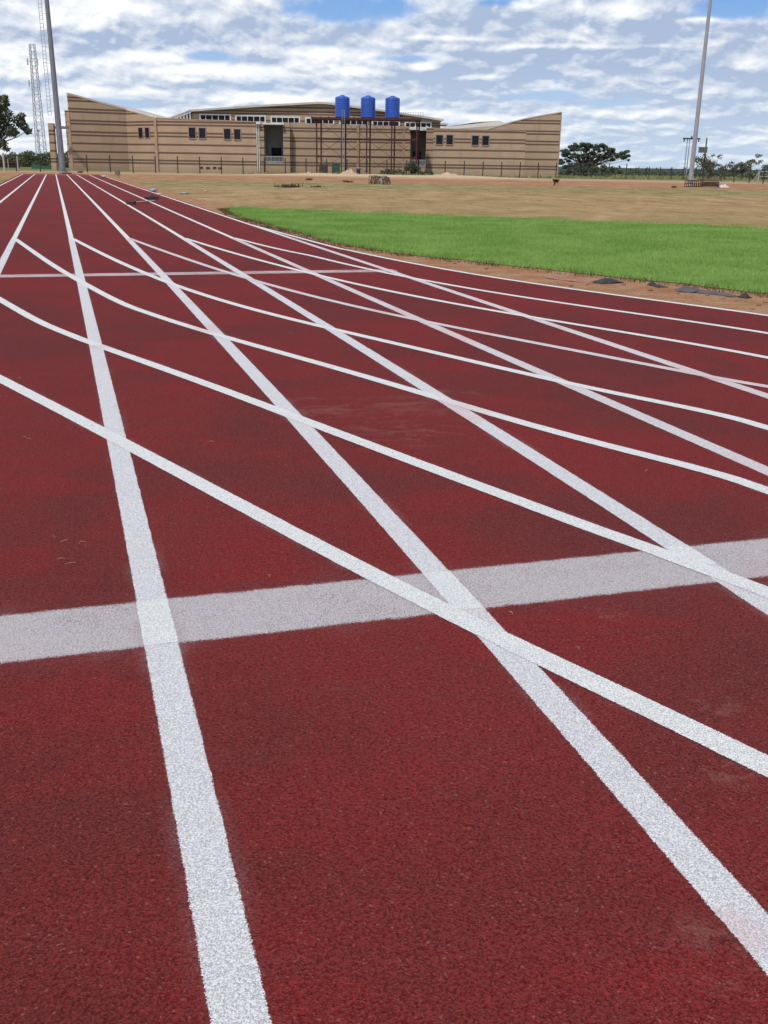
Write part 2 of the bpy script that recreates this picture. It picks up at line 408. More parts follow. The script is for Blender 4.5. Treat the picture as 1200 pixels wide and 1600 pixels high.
c = k.mix(k.math('MULTIPLY', k.smooth(nff, 0.52, 0.72), 0.30), c, (0.14, 0.095, 0.05))
k.sock(b.inputs['Base Color'], c); b.inputs['Roughness'].default_value = 0.95; b.inputs['Specular IOR Level'].default_value = 0.05
bump(k, b, k.math('ADD', nf, nff), 0.6, 0.05)

mt_dirt, k, b = new_mat("red dirt")
p = pos(k); n1 = k.noise(p, 1.6, 5, 0.65); n2 = k.noise(p, 22, 5, 0.7)
c = k.mix(k.smooth(n1, 0.36, 0.66), (0.320, 0.160, 0.085), (0.410, 0.250, 0.148))
c = k.mix(k.smooth(n2, 0.45, 0.75), c, (0.150, 0.075, 0.042))
k.sock(b.inputs['Base Color'], c); b.inputs['Roughness'].default_value = 0.95; b.inputs['Specular IOR Level'].default_value = 0.05
bump(k, b, n2, 0.9, 0.03)

def leaf_mat(name, c1, c2, rnd_scale=1.2, trans=0.25):
    mt, k, b = new_mat(name)
    p = pos(k); f = k.noise(p, rnd_scale, 3, 0.6); f2 = k.noise(p, rnd_scale * 9, 2, 0.6)
    f = k.smooth(k.math('ADD', k.math('MULTIPLY', f, 0.6), k.math('MULTIPLY', f2, 0.4)), 0.36, 0.64)
    c = k.mix(f, c1, c2)
    k.sock(b.inputs['Base Color'], c); b.inputs['Roughness'].default_value = 0.7; b.inputs['Specular IOR Level'].default_value = 0.2
    if trans:
        tr = k.new('ShaderNodeBsdfTranslucent'); k.sock(tr.inputs[0], c)
        mx = k.new('ShaderNodeMixShader'); mx.inputs[0].default_value = trans
        k.t.links.new(b.outputs[0], mx.inputs[1]); k.t.links.new(tr.outputs[0], mx.inputs[2])
        out = [n for n in k.t.nodes if n.type == 'OUTPUT_MATERIAL'][0]
        k.t.links.new(mx.outputs[0], out.inputs[0])
    return mt
M_LAWN = leaf_mat("green grass blades", (0.215, 0.375, 0.085), (0.350, 0.510, 0.150), 0.6, 0.4)
M_DRY = leaf_mat("dry grass blades", (0.520, 0.380, 0.210), (0.400, 0.320, 0.150), 0.5, 0.4)
M_YELLOW = leaf_mat("yellowing grass blades", (0.360, 0.360, 0.120), (0.250, 0.340, 0.090), 0.8, 0.35)
M_EDGE = leaf_mat("edge grass blades", (0.120, 0.080, 0.040), (0.060, 0.075, 0.028), 3.0, 0.2)
M_TALL = leaf_mat("tall verge grass", (0.420, 0.370, 0.200), (0.220, 0.240, 0.090), 0.3, 0.35)
M_LEAF_DK = leaf_mat("dark tree leaves", (0.070, 0.088, 0.055), (0.130, 0.145, 0.088))
M_LEAF_AC = leaf_mat("acacia leaves", (0.085, 0.115, 0.085), (0.140, 0.175, 0.118))
M_LEAF_BU = leaf_mat("bush leaves", (0.110, 0.135, 0.075), (0.175, 0.185, 0.100), 0.4)
M_LEAF_DRY = leaf_mat("sparse grey green leaves", (0.120, 0.125, 0.090), (0.190, 0.175, 0.125), 0.6)
M_LEAF_FAR = leaf_mat("far woodland leaves", (0.090, 0.115, 0.085), (0.130, 0.150, 0.110), 0.08)
M_BARK = simple("bark", (0.16, 0.12, 0.09), (0.09, 0.07, 0.05), 6)
M_BARK_PALE = simple("pale bark", (0.42, 0.38, 0.33), (0.28, 0.25, 0.21), 5)

# banded brick: light courses with dark brown double and single bands
mt_brick, k, b = new_mat("banded brick")
p = pos(k); s3 = k.new('ShaderNodeSeparateXYZ'); k.t.links.new(p, s3.inputs[0])
zz = k.math('ADD', s3.outputs[2], k.math('MULTIPLY', k.math('SUBTRACT', k.noise(p, 0.5, 2, 0.5), 0.5), 0.03))
band = None
for zc in (1.21, 1.62, 2.69, 3.82, 4.96, 5.43, 6.53, 6.96, 8.14, 8.55, 9.64, 10.07, 10.75):
    d = k.math('ABSOLUTE', k.math('SUBTRACT', zz, zc))
    bb = k.smooth(d, 0.075, 0.185, 1.0, 0.0)
    band = bb if band is None else k.math('MAXIMUM', band, bb)
lt = k.mix(k.smooth(k.noise(p, 0.35, 4, 0.6), 0.35, 0.65), (0.455, 0.325, 0.228), (0.500, 0.365, 0.263))
spk = k.noise(k.vscale(p, (3.0, 3.0, 9.0)), 1.6, 3, 0.7)
lt = k.mix(k.math('MULTIPLY', k.smooth(spk, 0.45, 0.7), 0.35), lt, (0.330, 0.222, 0.160))
dk = k.mix(k.smooth(spk, 0.4, 0.7), (0.115, 0.068, 0.055), (0.160, 0.100, 0.080))
c = k.mix(k.math('MULTIPLY', band, 0.92), lt, dk)
stain = k.smooth(k.noise(k.vscale(p, (0.9, 0.9, 0.12)), 1.0, 5, 0.65), 0.52, 0.72)
c = k.mix(k.math('MULTIPLY', stain, 0.22), c, (0.19, 0.135, 0.105))
course = k.smooth(k.math('PINGPONG', s3.outputs[2], 0.0875), 0.0, 0.02, 1.0, 0.0)
c = k.mix(k.math('MULTIPLY', course, 0.22), c, (0.20, 0.15, 0.12))
foot = k.math('MULTIPLY', k.smooth(k.math('ADD', s3.outputs[2], k.math('MULTIPLY', spk, 0.8)), 1.3, 0.3), 0.4)
c = k.mix(foot, c, (0.27, 0.215, 0.135))
k.sock(b.inputs['Base Color'], c); b.inputs['Roughness'].default_value = 0.9; b.inputs['Specular IOR Level'].default_value = 0.1
bump(k, b, spk, 0.3, 0.02)

M_FASCIA = simple("pale roof edging", (0.62, 0.58, 0.53), (0.50, 0.46, 0.41), 0.6, 0.5)
M_ROOF = simple("pale metal roofing", (0.52, 0.46, 0.40), (0.44, 0.39, 0.33), 0.4, 0.5)
M_LIGHTBRICK = simple("light and sunlit brick", (0.44, 0.31, 0.225), (0.37, 0.25, 0.18), 2.0, 0.9)  # lighter brick, also carries the sunlit look of wall ends and pilasters
M_WHITE = simple("white painted metal", (0.78, 0.78, 0.78), (0.68, 0.68, 0.69), 3, 0.5)
M_GLASS = simple("dark window glass", (0.012, 0.014, 0.024), (0.022, 0.024, 0.036), 1.5, 0.3, 0.0, 0.12)
M_REVEAL = simple("window surround", (0.34, 0.26, 0.21), (0.30, 0.22, 0.18), 2.0, 0.9)
M_SHADE = simple("niche shade grey", (0.38, 0.38, 0.40), (0.30, 0.30, 0.32), 1.0, 0.9)  # shade inside the niches put into their back wall colour
M_CONC = simple("grey concrete", (0.40, 0.38, 0.35), (0.30, 0.28, 0.26), 2.0, 0.9)
M_GALV = simple("galvanised steel", (0.36, 0.36, 0.41), (0.29, 0.29, 0.34), 1.2, 0.55, 0.2, 0.4)
M_GALV_DK = simple("weathered steel mast", (0.210, 0.210, 0.255), (0.165, 0.165, 0.205), 0.8, 0.6, 0.15, 0.4)
M_POST = simple("dark fence post", (0.035, 0.035, 0.038), (0.055, 0.052, 0.05), 6, 0.6)
M_WIRE = simple("fence wire", (0.16, 0.16, 0.165), (0.12, 0.12, 0.125), 6, 0.5, 0.5)
M_REDOX = simple("red oxide steel", (0.105, 0.030, 0.032), (0.070, 0.020, 0.024), 3, 0.7)
M_BLUE = simple("blue tank plastic", (0.024, 0.085, 0.430), (0.034, 0.105, 0.470), 0.8, 0.4, 0.0, 0.4)
M_RUST = simple("rusty steel", (0.110, 0.055, 0.045), (0.060, 0.030, 0.028), 6, 0.85)
M_BLACK = simple("black rubber", (0.022, 0.022, 0.024), (0.045, 0.043, 0.046), 10, 0.6)
M_GREYRUB = simple("grey backed rubber", (0.105, 0.098, 0.110), (0.075, 0.070, 0.080), 9, 0.7)
M_REDRUB = simple("red rubber offcut", (0.36, 0.17, 0.13), (0.27, 0.12, 0.10), 9, 0.85)
M_WOOD = simple("weathered timber", (0.22, 0.16, 0.11), (0.13, 0.09, 0.065), 7, 0.85)
M_DARKWOOD = simple("dark brown board", (0.10, 0.065, 0.058), (0.07, 0.045, 0.04), 7, 0.8)
M_GREEN = simple("dull green paint", (0.045, 0.105, 0.085), (0.035, 0.080, 0.065), 4, 0.6)
M_GREENNET = simple("green shade net", (0.045, 0.16, 0.105), (0.03, 0.11, 0.075), 4, 0.8)
M_PURPLE = simple("purple plastic", (0.045, 0.030, 0.085), (0.03, 0.02, 0.06), 5, 0.5)
M_SAND = simple("pale sand", (0.52, 0.40, 0.27), (0.42, 0.31, 0.20), 5, 0.95, 0, 0.05, 0.4)
M_BAG = simple("pale blue plastic", (0.30, 0.44, 0.56), (0.12, 0.20, 0.30), 9, 0.35, 0, 0.5)
M_TEAL = simple("teal plastic", (0.24, 0.42, 0.40), (0.18, 0.33, 0.32), 9, 0.5)
M_SACK = simple("white woven sack", (0.66, 0.63, 0.62), (0.50, 0.47, 0.46), 8, 0.8)
M_STONE = simple("pale stone", (0.55, 0.50, 0.45), (0.40, 0.34, 0.29), 14, 0.9)
M_CLOD = simple("red earth clod", (0.30, 0.16, 0.09), (0.22, 0.11, 0.065), 18, 0.95, 0, 0.05, 0.5)
M_TWIG = simple("brush", (0.120, 0.080, 0.052), (0.070, 0.048, 0.034), 7, 0.9)
M_STRAW = simple("dry straw", (0.50, 0.38, 0.24), (0.36, 0.25, 0.15), 20, 0.8)
M_BOX = simple("grey equipment box", (0.19, 0.17, 0.15), (0.14, 0.12, 0.10), 5, 0.7)
M_MAST = simple("hazed lattice steel", (0.52, 0.50, 0.52), (0.44, 0.42, 0.45), 2, 0.6)  # distance haze on the tower put into the pale colour

# ------------------------------------------------------------------ ground sheets
LH = 0.29885                       # heading of the lanes, left of the view
def L2W(x, y): return (x * math.cos(LH) - y * math.sin(LH), x * math.sin(LH) + y * math.cos(LH))

def sheet(name, poly, z, mat, kind='structure', parent=None):
    bm = bmesh.new()
    vs = [bm.verts.new((x, y, z)) for x, y in poly]
    f = bm.faces.new(vs); f.normal_update()
    if f.normal.z < 0: f.normal_flip()
    bmesh.ops.triangulate(bm, faces=[f])
    me = bpy.data.meshes.new(name); bm.to_mesh(me); bm.free(); me.materials.append(mat)
    o = bpy.data.objects.new(name, me); COL.objects.link(o)
    if kind: o['kind'] = kind
    if parent is not None: o.parent = parent
    return o
def ragged(pts, step, amp, seed):
    r = np.random.default_rng(seed); out = []
    for i in range(len(pts) - 1):
        a = np.array(pts[i]); c_ = np.array(pts[i + 1]); L = np.linalg.norm(c_ - a); n = max(1, int(L / step))
        d = (c_ - a) / L; nn = np.array([-d[1], d[0]])
        for j in range(n):
            q = a + (c_ - a) * j / n + nn * r.normal() * amp + d * r.normal() * amp * 0.5
            out.append((float(q[0]), float(q[1])))
    out.append(tuple(pts[-1]))
    return out

# terrain: one big grid, dipping gently beyond the fence
def terrain_z(x, y):
    d = max(0.0, y - 215) / 90.0
    d = min(d, 1.0); d = d * d * (3 - 2 * d)
    return -2.2 * d
xs = [-4000, -1500, -600, -300] + list(np.linspace(-160, 160, 41)) + [300, 600, 1500, 4000]
ys = [-300, -100, -30] + list(np.linspace(0, 200, 41)) + list(np.linspace(210, 320, 12)) + [400, 600, 1000, 2000, 4000, 8000]
tv = [(x, y, terrain_z(x, y)) for y in ys for x in xs]; nx = len(xs)
tf = [(j * nx + i, j * nx + i + 1, (j + 1) * nx + i + 1, (j + 1) * nx + i) for j in range(len(ys) - 1) for i in range(nx - 1)]
mb = MB(); mb.add(tv, tf); tag(mb.build('ground', mt_ground), kind='structure')

CURV = {'a': [(-1.901, 24.319), (-1.311, 22.832), (-0.791, 21.587), (-0.324, 20.529), (0.1, 19.621), (0.491, 18.834), (0.853, 18.144), (1.193, 17.535), (1.514, 16.992), (1.819, 16.504), (2.11, 16.063), (2.389, 15.66), (2.656, 15.29), (2.914, 14.946), (3.162, 14.623), (3.401, 14.319), (3.631, 14.03), (3.853, 13.752), (4.066, 13.483), (4.27, 13.221), (4.465, 12.963), (4.651, 12.709)],
'b': [(-3.721, 25.787), (-2.829, 23.458), (-2.093, 21.633), (-1.469, 20.168), (-0.926, 18.969), (-0.445, 17.971), (-0.01, 17.128), (0.388, 16.407), (0.757, 15.783), (1.101, 15.237), (1.426, 14.753), (1.735, 14.321), (2.028, 13.929), (2.309, 13.57), (2.578, 13.238), (2.836, 12.927), (3.083, 12.631), (3.319, 12.348), (3.544, 12.072), (3.758, 11.803), (3.96, 11.536), (4.15, 11.269)],
'c': [(-4.412, 23.869), (-3.435, 21.568), (-2.643, 19.784), (-1.979, 18.364), (-1.408, 17.209), (-0.906, 16.251), (-0.457, 15.445), (-0.05, 14.756), (0.325, 14.159), (0.673, 13.636), (0.998, 13.172), (1.305, 12.755), (1.595, 12.376), (1.871, 12.027), (2.133, 11.701), (2.382, 11.393), (2.619, 11.099), (2.843, 10.815), (3.055, 10.539), (3.254, 10.266), (3.44, 9.996), (3.613, 9.727)],
'd': [(-5.58, 23.33), (-4.348, 20.579), (-3.392, 18.521), (-2.622, 16.934), (-1.982, 15.681), (-1.434, 14.671), (-0.954, 13.842), (-0.526, 13.148), (-0.138, 12.557), (0.219, 12.044), (0.549, 11.591), (0.858, 11.184), (1.148, 10.812), (1.42, 10.467), (1.677, 10.143), (1.918, 9.836), (2.146, 9.545), (2.362, 9.269), (2.566, 9.009), (2.761, 8.768), (2.95, 8.548), (3.136, 8.354)],
'e': [(-6.822, 23.099), (-5.093, 19.2), (-3.922, 16.703), (-3.059, 14.996), (-2.38, 13.768), (-1.818, 12.841), (-1.332, 12.109), (-0.9, 11.503), (-0.509, 10.98), (-0.151, 10.511), (0.179, 10.081), (0.485, 9.68), (0.768, 9.307), (1.032, 8.96), (1.278, 8.642), (1.51, 8.354), (1.73, 8.093), (1.939, 7.858), (2.139, 7.64), (2.327, 7.425), (2.497, 7.196), (2.639, 6.927)],
'f': [(-7.743, 21.935), (-5.488, 17.092), (-4.183, 14.506), (-3.292, 12.91), (-2.614, 11.82), (-2.059, 11.008), (-1.581, 10.358), (-1.156, 9.802), (-0.773, 9.305), (-0.425, 8.847), (-0.108, 8.42), (0.182, 8.022), (0.447, 7.654), (0.691, 7.318), (0.916, 7.014), (1.126, 6.743), (1.323, 6.502), (1.51, 6.285), (1.687, 6.086), (1.852, 5.892), (2.002, 5.689), (2.128, 5.458)],
'g': [(-4.852, 13.051), (-3.848, 11.369), (-3.15, 10.35), (-2.591, 9.607), (-2.11, 8.988), (-1.684, 8.436), (-1.302, 7.933), (-0.96, 7.473), (-0.652, 7.055), (-0.374, 6.678), (-0.123, 6.338), (0.106, 6.029), (0.315, 5.748), (0.507, 5.489), (0.685, 5.25), (0.848, 5.03), (1.0, 4.828), (1.143, 4.644), (1.277, 4.473), (1.399, 4.309), (1.516, 4.156), (1.624, 4.008)],
'h': [(-3.108, 8.181), (-2.598, 7.518), (-2.159, 6.943), (-1.776, 6.439), (-1.441, 5.994), (-1.145, 5.6), (-0.883, 5.25), (-0.648, 4.938), (-0.438, 4.658), (-0.248, 4.409), (-0.076, 4.184), (0.082, 3.982), (0.227, 3.799), (0.361, 3.633), (0.485, 3.481), (0.601, 3.342), (0.71, 3.213), (0.812, 3.092), (0.907, 2.979), (0.996, 2.872), (1.08, 2.77), (1.159, 2.673)]}
SL = {-1: (-3.4305, 0, 0), 0: (-2.2105, 0, 0), 1: (-0.9905, 0, 0), 2: (0.2241, -0.0024, 0.0154), 3: (1.4188, -0.0035, 0.0347), 4: (2.5787, -0.006, 0.0744), 5: (3.9356, -0.0025, -0.0214), 6: (5.2361, -0.0049, 0.0111)}
def sline(i, y):
    c0, c1, c2 = SL[i]; return c0 + c1 * y + c2 * math.log(y)
def extend(pts, far):
    (x0, y0), (x1, y1) = pts[-2], pts[-1]; d = np.array([x1 - x0, y1 - y0]); L = np.linalg.norm(d); n_ = int(far / L) + 1
    return list(pts) + [tuple(np.array(pts[-1]) + d * (i + 1)) for i in range(n_)]

TEND = 126.0
inner = [L2W(sline(6, y) + 0.13, y) for y in (TEND, 90, 60, 40, 30)]
edge_a = CURV['a'][2:]
off = []
for i in range(len(edge_a)):
    a = np.array(edge_a[max(0, i - 1)]); c_ = np.array(edge_a[min(len(edge_a) - 1, i + 1)]); d = (c_ - a) / np.linalg.norm(c_ - a)
    q = np.array(edge_a[i]) + np.array([-d[1], d[0]]) * 0.09
    off.append(tuple(q))
off = extend(off, 9.0)
track_right = inner + off
poly = track_right + [(9.5, -6), (-14, -6)] + [L2W(-9.0, 12), L2W(-5.0, 22), L2W(-3.75, 30), L2W(-3.7, TEND)]
TRK = 0.012
track = sheet('running_track', poly, TRK, mt_track)

# worn dirt margin between the track and the lawn
lawn_edge = [(-6.15, 40.2), (-5.0, 35.2), (-3.93, 31.64), (-2.25, 26.75), (-1.04, 23.34), (-0.08, 21.4), (1.1, 20.0), (2.1, 18.9), (3.0, 17.8), (3.95, 16.75), (4.8, 15.9), (5.5, 14.9), (6.4, 13.4), (7.6, 11.2), (9.0, 8.5)]
def arc_resample(pts, n):
    P = np.array(pts, float); L = np.r_[0, np.cumsum(np.linalg.norm(np.diff(P, axis=0), axis=1))]
    t = np.linspace(0, L[-1], n); return np.c_[np.interp(t, L, P[:, 0]), np.interp(t, L, P[:, 1])]
ri = arc_resample(track_right, 260); vs = []; rd = np.random.default_rng(3)
for i in range(len(ri)):
    d = ri[min(i + 1, len(ri) - 1)] - ri[max(0, i - 1)]; d /= np.linalg.norm(d); nn_ = np.array([-d[1], d[0]])
    yq = ri[i][1]; wdt = 2.6 if yq < 24 else 2.6 - (yq - 24) * 0.06 if yq < 50 else 1.05
    wdt += rd.normal() * 0.10
    a_ = ri[i] - nn_ * 0.35; c_ = ri[i] + nn_ * wdt
    vs += [(a_[0], a_[1], 0.006), (c_[0], c_[1], 0.006)]
mb = MB(); mb.add(vs, [(2 * i, 2 * i + 2, 2 * i + 3, 2 * i + 1)[::-1] for i in range(len(ri) - 1)]); tag(mb.build('dirt_margin', mt_dirt), kind='structure')
lawn_far = [(30, 22), (20, 28), (11.45, 32.3), (8, 34.0), (2.0, 36.7), (-2.5, 39.0), (-6.15, 40.9)]
lawn_poly = ragged(lawn_edge, 0.35, 0.06, 5) + [(16, 4)] + ragged(lawn_far, 0.8, 0.25, 6)

# ------------------------------------------------------------------ painted lines: parts of the track
def ribbon(name, path, wd, z, mat, label=None, n=None, ends=True):
    path = [np.array(q, float) for q in path]
    # resample
    seg = [np.linalg.norm(path[i + 1] - path[i]) for i in range(len(path) - 1)]
    vs = []; fs = []; ed = []
    cols = [-1.9, -1.4, -1.0, -0.5, 0.0, 0.5, 1.0, 1.4, 1.9]
    nn = len(cols)
    for i, q in enumerate(path):
        d = path[min(i + 1, len(path) - 1)] - path[max(0, i - 1)]; d /= np.linalg.norm(d)
        s = np.array([d[1], -d[0]])
        for c_ in cols:
            t = q + s * c_ * wd / 2; vs.append((t[0], t[1], z)); ed.append(abs(c_))
    for i in range(len(path) - 1):
        for j in range(nn - 1):
            fs.append((i * nn + j, i * nn + j + 1, (i + 1) * nn + j + 1, (i + 1) * nn + j))
    me = bpy.data.meshes.new(name); me.from_pydata(vs, [], fs)
    a = me.attributes.new('edge', 'FLOAT', 'POINT'); a.data.foreach_set('value', ed)
    me.materials.append(mat); me.update()
    if me.polygons[0].normal.z < 0: me.flip_normals()
    o = bpy.data.objects.new(name, me); COL.objects.link(o); o.parent = track
    if label: o['label'] = label
    return o
def catmull(pts, per=6):
    P = [np.array(q, float) for q in pts]; out = []
    for i in range(len(P) - 1):
        p0 = P[max(0, i - 1)]; p1 = P[i]; p2 = P[i + 1]; p3 = P[min(len(P) - 1, i + 2)]
        for t in np.linspace(0, 1, per, endpoint=False):
            out.append(0.5 * ((2 * p1) + (-p0 + p2) * t + (2 * p0 - 5 * p1 + 4 * p2 - p3) * t * t + (-p0 + 3 * p1 - 3 * p2 + p3) * t ** 3))
    out.append(P[-1]); return out

# cross bars (lowest coat)
ribbon('start_bar', [L2W(x, 3.725) for x in np.linspace(-3.0, 5.2, 20)], 0.43, TRK + 0.001, P_BAR, 'wide greyish white bar across the lanes')
ribbon('cross_line', [L2W(x, 16.78) for x in np.linspace(-3.6, 5.3, 20)], 0.42, TRK + 0.001, P_FAR, 'faded pinkish bar across the far lanes')
ribbon('finish_line', [L2W(x, 118.5) for x in np.linspace(-3.5, 5.0, 12)], 0.5, TRK + 0.001, P_FAR, 'thin worn line across the far end of the lanes')
for i in range(-1, 7):
    y0 = 1.0 if i < 3 else (1.0 if i == 3 else 2.5)
    if i in (-1, 0): y0 = 24.0
    ysr = [q for q in np.geomspace(y0, 124.5, 60)]
    mat = P_STRAIGHT if i not in (5, 6) else P_PINK
    near = [y for y in ysr if y <= 24.6] + [24.6]
    farr = [24.6] + [y for y in ysr if y > 24.6]
    if len(near) > 1 and y0 < 24: ribbon('lane_line', [L2W(sline(i, y), y) for y in near], 0.122, TRK + 0.002, mat)
    ribbon('lane_line', [L2W(sline(i, y), y) for y in farr], 0.105, TRK + 0.002, P_BRIGHT)
for i, ya, yb_ in ((2, 3.52, 3.93), (3, 3.52, 3.93), (4, 3.7, 3.95)):
    ribbon('lane_line', [L2W(sline(i, y), y) for y in np.linspace(ya, yb_, 6)], 0.124, TRK + 0.003, P_BRIGHT, 'whiter double coat where the lane line crosses the wide bar')
kinds = {'a': P_BRIGHT, 'b': P_BRIGHT, 'c': P_BRIGHT, 'd': P_PINK, 'e': P_BRIGHT, 'f': P_BRIGHT, 'g': P_BRIGHT, 'h': P_BRIGHT}
for kx, pts in CURV.items():
    if kx == 'a': pts = [inner[-1] if False else L2W(sline(6, 30) , 30)] + pts[1:]
    if kx in 'bcdef':
        si = {'b': 5, 'c': 4, 'd': 3, 'e': 2, 'f': 1}[kx]
        q0 = np.array(L2W(sline(si, 24.6) + 0.03, 24.6)); dl = q0 - np.array(pts[0])
        pts = [tuple(np.array(q) + dl * max(0.0, 1 - i / 3.0)) for i, q in enumerate(pts)]
    if kx in 'gh': pts = extend(pts[::-1], 1.0)[::-1]
    pts = extend(pts, 3.0 if kx != 'a' else 6.0)
    ribbon('bend_line', catmull(pts), 0.108, TRK + 0.004, kinds[kx], 'pinkish worn bend line' if kx == 'd' else None)

# ------------------------------------------------------------------ grass
def inside(poly, x, y):
    ins = np.zeros(len(x), bool); n = len(poly); j = n - 1
    for i in range(n):
        xi, yi = poly[i]; xj, yj = poly[j]
        if yi != yj:
            cnd = ((yi > y) != (yj > y)) & (x < (xj - xi) * (y - yi) / (yj - yi) + xi)
            ins ^= cnd
        j = i
    return ins
def blades(name, poly, n, hmin, hmax, wd, mat, box, dens=None, lean=0.5, z0=0.0, label=None, cat=None):
    x = rng.uniform(box[0], box[1], n); y = rng.uniform(box[2], box[3], n)
    ok = inside(poly, x, y) if poly else np.ones(n, bool)
    ok &= np.abs(x) < 0.40 * y + 1.5
    if dens is not None: ok &= rng.uniform(0, 1, n) < dens(x, y)
    x, y = x[ok], y[ok]; n = len(x)
    h = rng.uniform(hmin, hmax, n) * (0.75 + 0.35 * np.sin(x * 1.7 + 2 * np.sin(y * 0.9)) ** 2)
    a = rng.uniform(0, 2 * np.pi, n); dx, dy = np.cos(a), np.sin(a)
    w_ = wd * (0.7 + 0.6 * rng.uniform(size=n)) * (0.6 + y / 40.0)
    la = rng.uniform(0, 2 * np.pi, n); lm = h * lean * rng.uniform(0.2, 1, n)
    z = np.full(n, z0)
    co = np.empty((n * 3, 3))
    co[0::3] = np.c_[x - dx * w_, y - dy * w_, z]; co[1::3] = np.c_[x + dx * w_, y + dy * w_, z]
    co[2::3] = np.c_[x + np.cos(la) * lm, y + np.sin(la) * lm, z + h]
    o = quads_mesh(name, mat, co, 3)
    tag(o, label, cat, kind='stuff'); return o
M_LAWNBASE = simple("lawn base", (0.160, 0.290, 0.065), (0.190, 0.240, 0.075), 3.0, 0.95, 0, 0.05)
sheet('lawn', lawn_poly, 0.016, M_LAWNBASE)
blades('green_grass', lawn_poly, 1150000, 0.035, 0.085, 0.0042, M_LAWN, (-7, 17, 8, 41), lean=0.9, z0=0.01,
       label='bright green grass beside the red track', cat='grass')
def d_dry(x, y): return np.clip(0.25 + 0.5 * np.sin(x * 0.6 + y * 0.35) * np.sin(y * 0.5), 0.05, 1)
far_poly = [(-6.2, 41.0)] + lawn_far[::-1] + [(45, 18), (60, 100), (-22, 100), (-24, 92), (-17.6, 66), (-9.2, 46)]
blades('dry_grass', far_poly, 60000, 0.012, 0.035, 0.012, M_DRY, (-24, 40, 24, 100), d_dry, lean=1.2,
       label='short dry tan grass on the unwatered field', cat='grass')
lf = lawn_far[::-1]; ff = [(x - 0.3, y - 0.9) for x, y in lf] + [(x + 0.4, y + 2.4) for x, y in lf[::-1]]
blades('yellow_grass', ff, 200000, 0.02, 0.055, 0.006, M_YELLOW, (-8, 32, 20, 46), lambda x, y: np.clip(0.30 + 0.45 * np.sin(x * 1.3 + y) * np.sin(y * 2.1 - x * 0.4), 0, 1), lean=1.0, label='thin yellow-green grass where the lawn fades into the dry field', cat='grass')
eb = [(x - 0.30, y - 0.24) for x, y in lawn_edge] + [(x + 0.14, y + 0.10) for x, y in lawn_edge[::-1]]
blades('edge_grass', eb, 260000, 0.03, 0.10, 0.006, M_EDGE, (-7, 9.5, 8, 41), lambda x, y: np.clip(0.6 + 0.5 * np.sin(x * 5) * np.sin(y * 3.1), 0, 1), lean=1.1, label='ragged brown and green grass fringe at the lawn edge', cat='grass')
fp = [(-46, 139), (40, 165.5), (40, 170), (-46, 143)]
blades('verge_grass', [(-20, 147), (38, 164), (70, 200), (70, 215), (40, 200), (38, 168), (-20, 152)], 26000, 0.15, 0.55, 0.03, M_TALL, (-20, 70, 140, 215), lean=0.6,
       label='tall pale grass growing along the fence', cat='grass')

# ------------------------------------------------------------------ brick building
BL = Vector((gx(450, 165), 165, 0))
bld = thing('brick_building', BL, 'long tan brick sports building with dark brown bands and rising end walls', 'building')
YL, YLC, YR, YRB, YC, YH = 160.0, 164.5, 169.0, 176.0, 180.0, 194.0
def X(px, py, Y): return at(px, py, Y).x
ZB = -0.3
# left end wall, receding to a crease, then an angled wall with the narrow windows, then the low wing
pA = (X(115, 266, YL), YL); pB = (X(202, 262, YLC), YLC); pC = (X(248, 262, YL), YL); pD = (X(401, 262, YL), YL)
zA, zB_, zC, zD = hz(107, 147, YL), hz(204, 171.5, YLC), hz(247, 185, YL), hz(400, 191, YL)
mb = MB(); mb.wall(pA, pB, ZB, zA, zB_, 0.5); o1 = mb.build('end_wall', mt_brick, bld)
mb = MB(); mb.wall((pB[0] + 0.002, pB[1] - 0.002), pC, ZB, zB_ - 0.003, zC, 0.45); o2 = mb.build('angled_wall', mt_brick, bld)
mb = MB(); mb.wall((pC[0] + 0.004, pC[1]), pD, ZB, zC, zD, 0.45); o3 = mb.build('wing_wall', mt_brick, bld)
# returns at angled wall and far left corner; sunlit look put into lighter brick
mb = MB(); mb.wall((pC[0] - 0.35, pC[1] - 0.10), (pC[0] + 0.0, pC[1] - 0.22), ZB, zC - 0.05, zC - 0.05, 0.3); mb.build('wall_end', M_LIGHTBRICK, bld)
mb = MB(); mb.wall((pA[0] - 0.5, pA[1] + 0.15), (pA[0] - 0.0, pA[1] - 0.08), ZB, zA - 2.4, zA - 2.6, 0.3); mb.build('wall_end', M_LIGHTBRICK, bld)
# set-back wall behind the left corner
yb = 170.0
mb = MB(); mb.prism([(X(108, 266, yb), ZB), (X(118, 266, yb), ZB), (X(118, 266, yb), hz(103, 172.5, yb)), (X(108, 266, yb), hz(103, 172.5, yb))], yb, yb + 8); mb.build('side_wall', mt_brick, bld)
mb = MB(); mb.wall((pA[0], pA[1] - 0.03), (pB[0], pB[1] - 0.03), zA - 0.02, zA + 0.22, zB_ + 0.22, 0.6, zB_ - 0.02); mb.build('roof_edge', M_FASCIA, bld)
mb = MB(); mb.wall((pB[0], pB[1] - 0.035), (pC[0], pC[1] - 0.03), zB_ - 0.05, zB_ + 0.12, zC + 0.16, 0.55, zC - 0.02); mb.build('roof_edge', M_FASCIA, bld)
mb = MB(); mb.wall((pC[0], pC[1] - 0.04), (pD[0], pD[1] - 0.04), zC - 0.02, zC + 0.12, zD + 0.12, 0.55, zD - 0.02); mb.build('coping', M_LIGHTBRICK, bld)
# roof behind the left wing
mb = MB(); mb.add([(pA[0], pA[1] + .5, zA), (pB[0], pB[1] + .5, zB_), (pC[0], pC[1] + .5, zC), (pC[0], YH + 10, zC), (pB[0], YH + 10, zB_), (pA[0], YH + 10, zA)], [(0, 1, 4, 5), (1, 2, 3, 4)]); mb.build('roof', M_ROOF, bld)

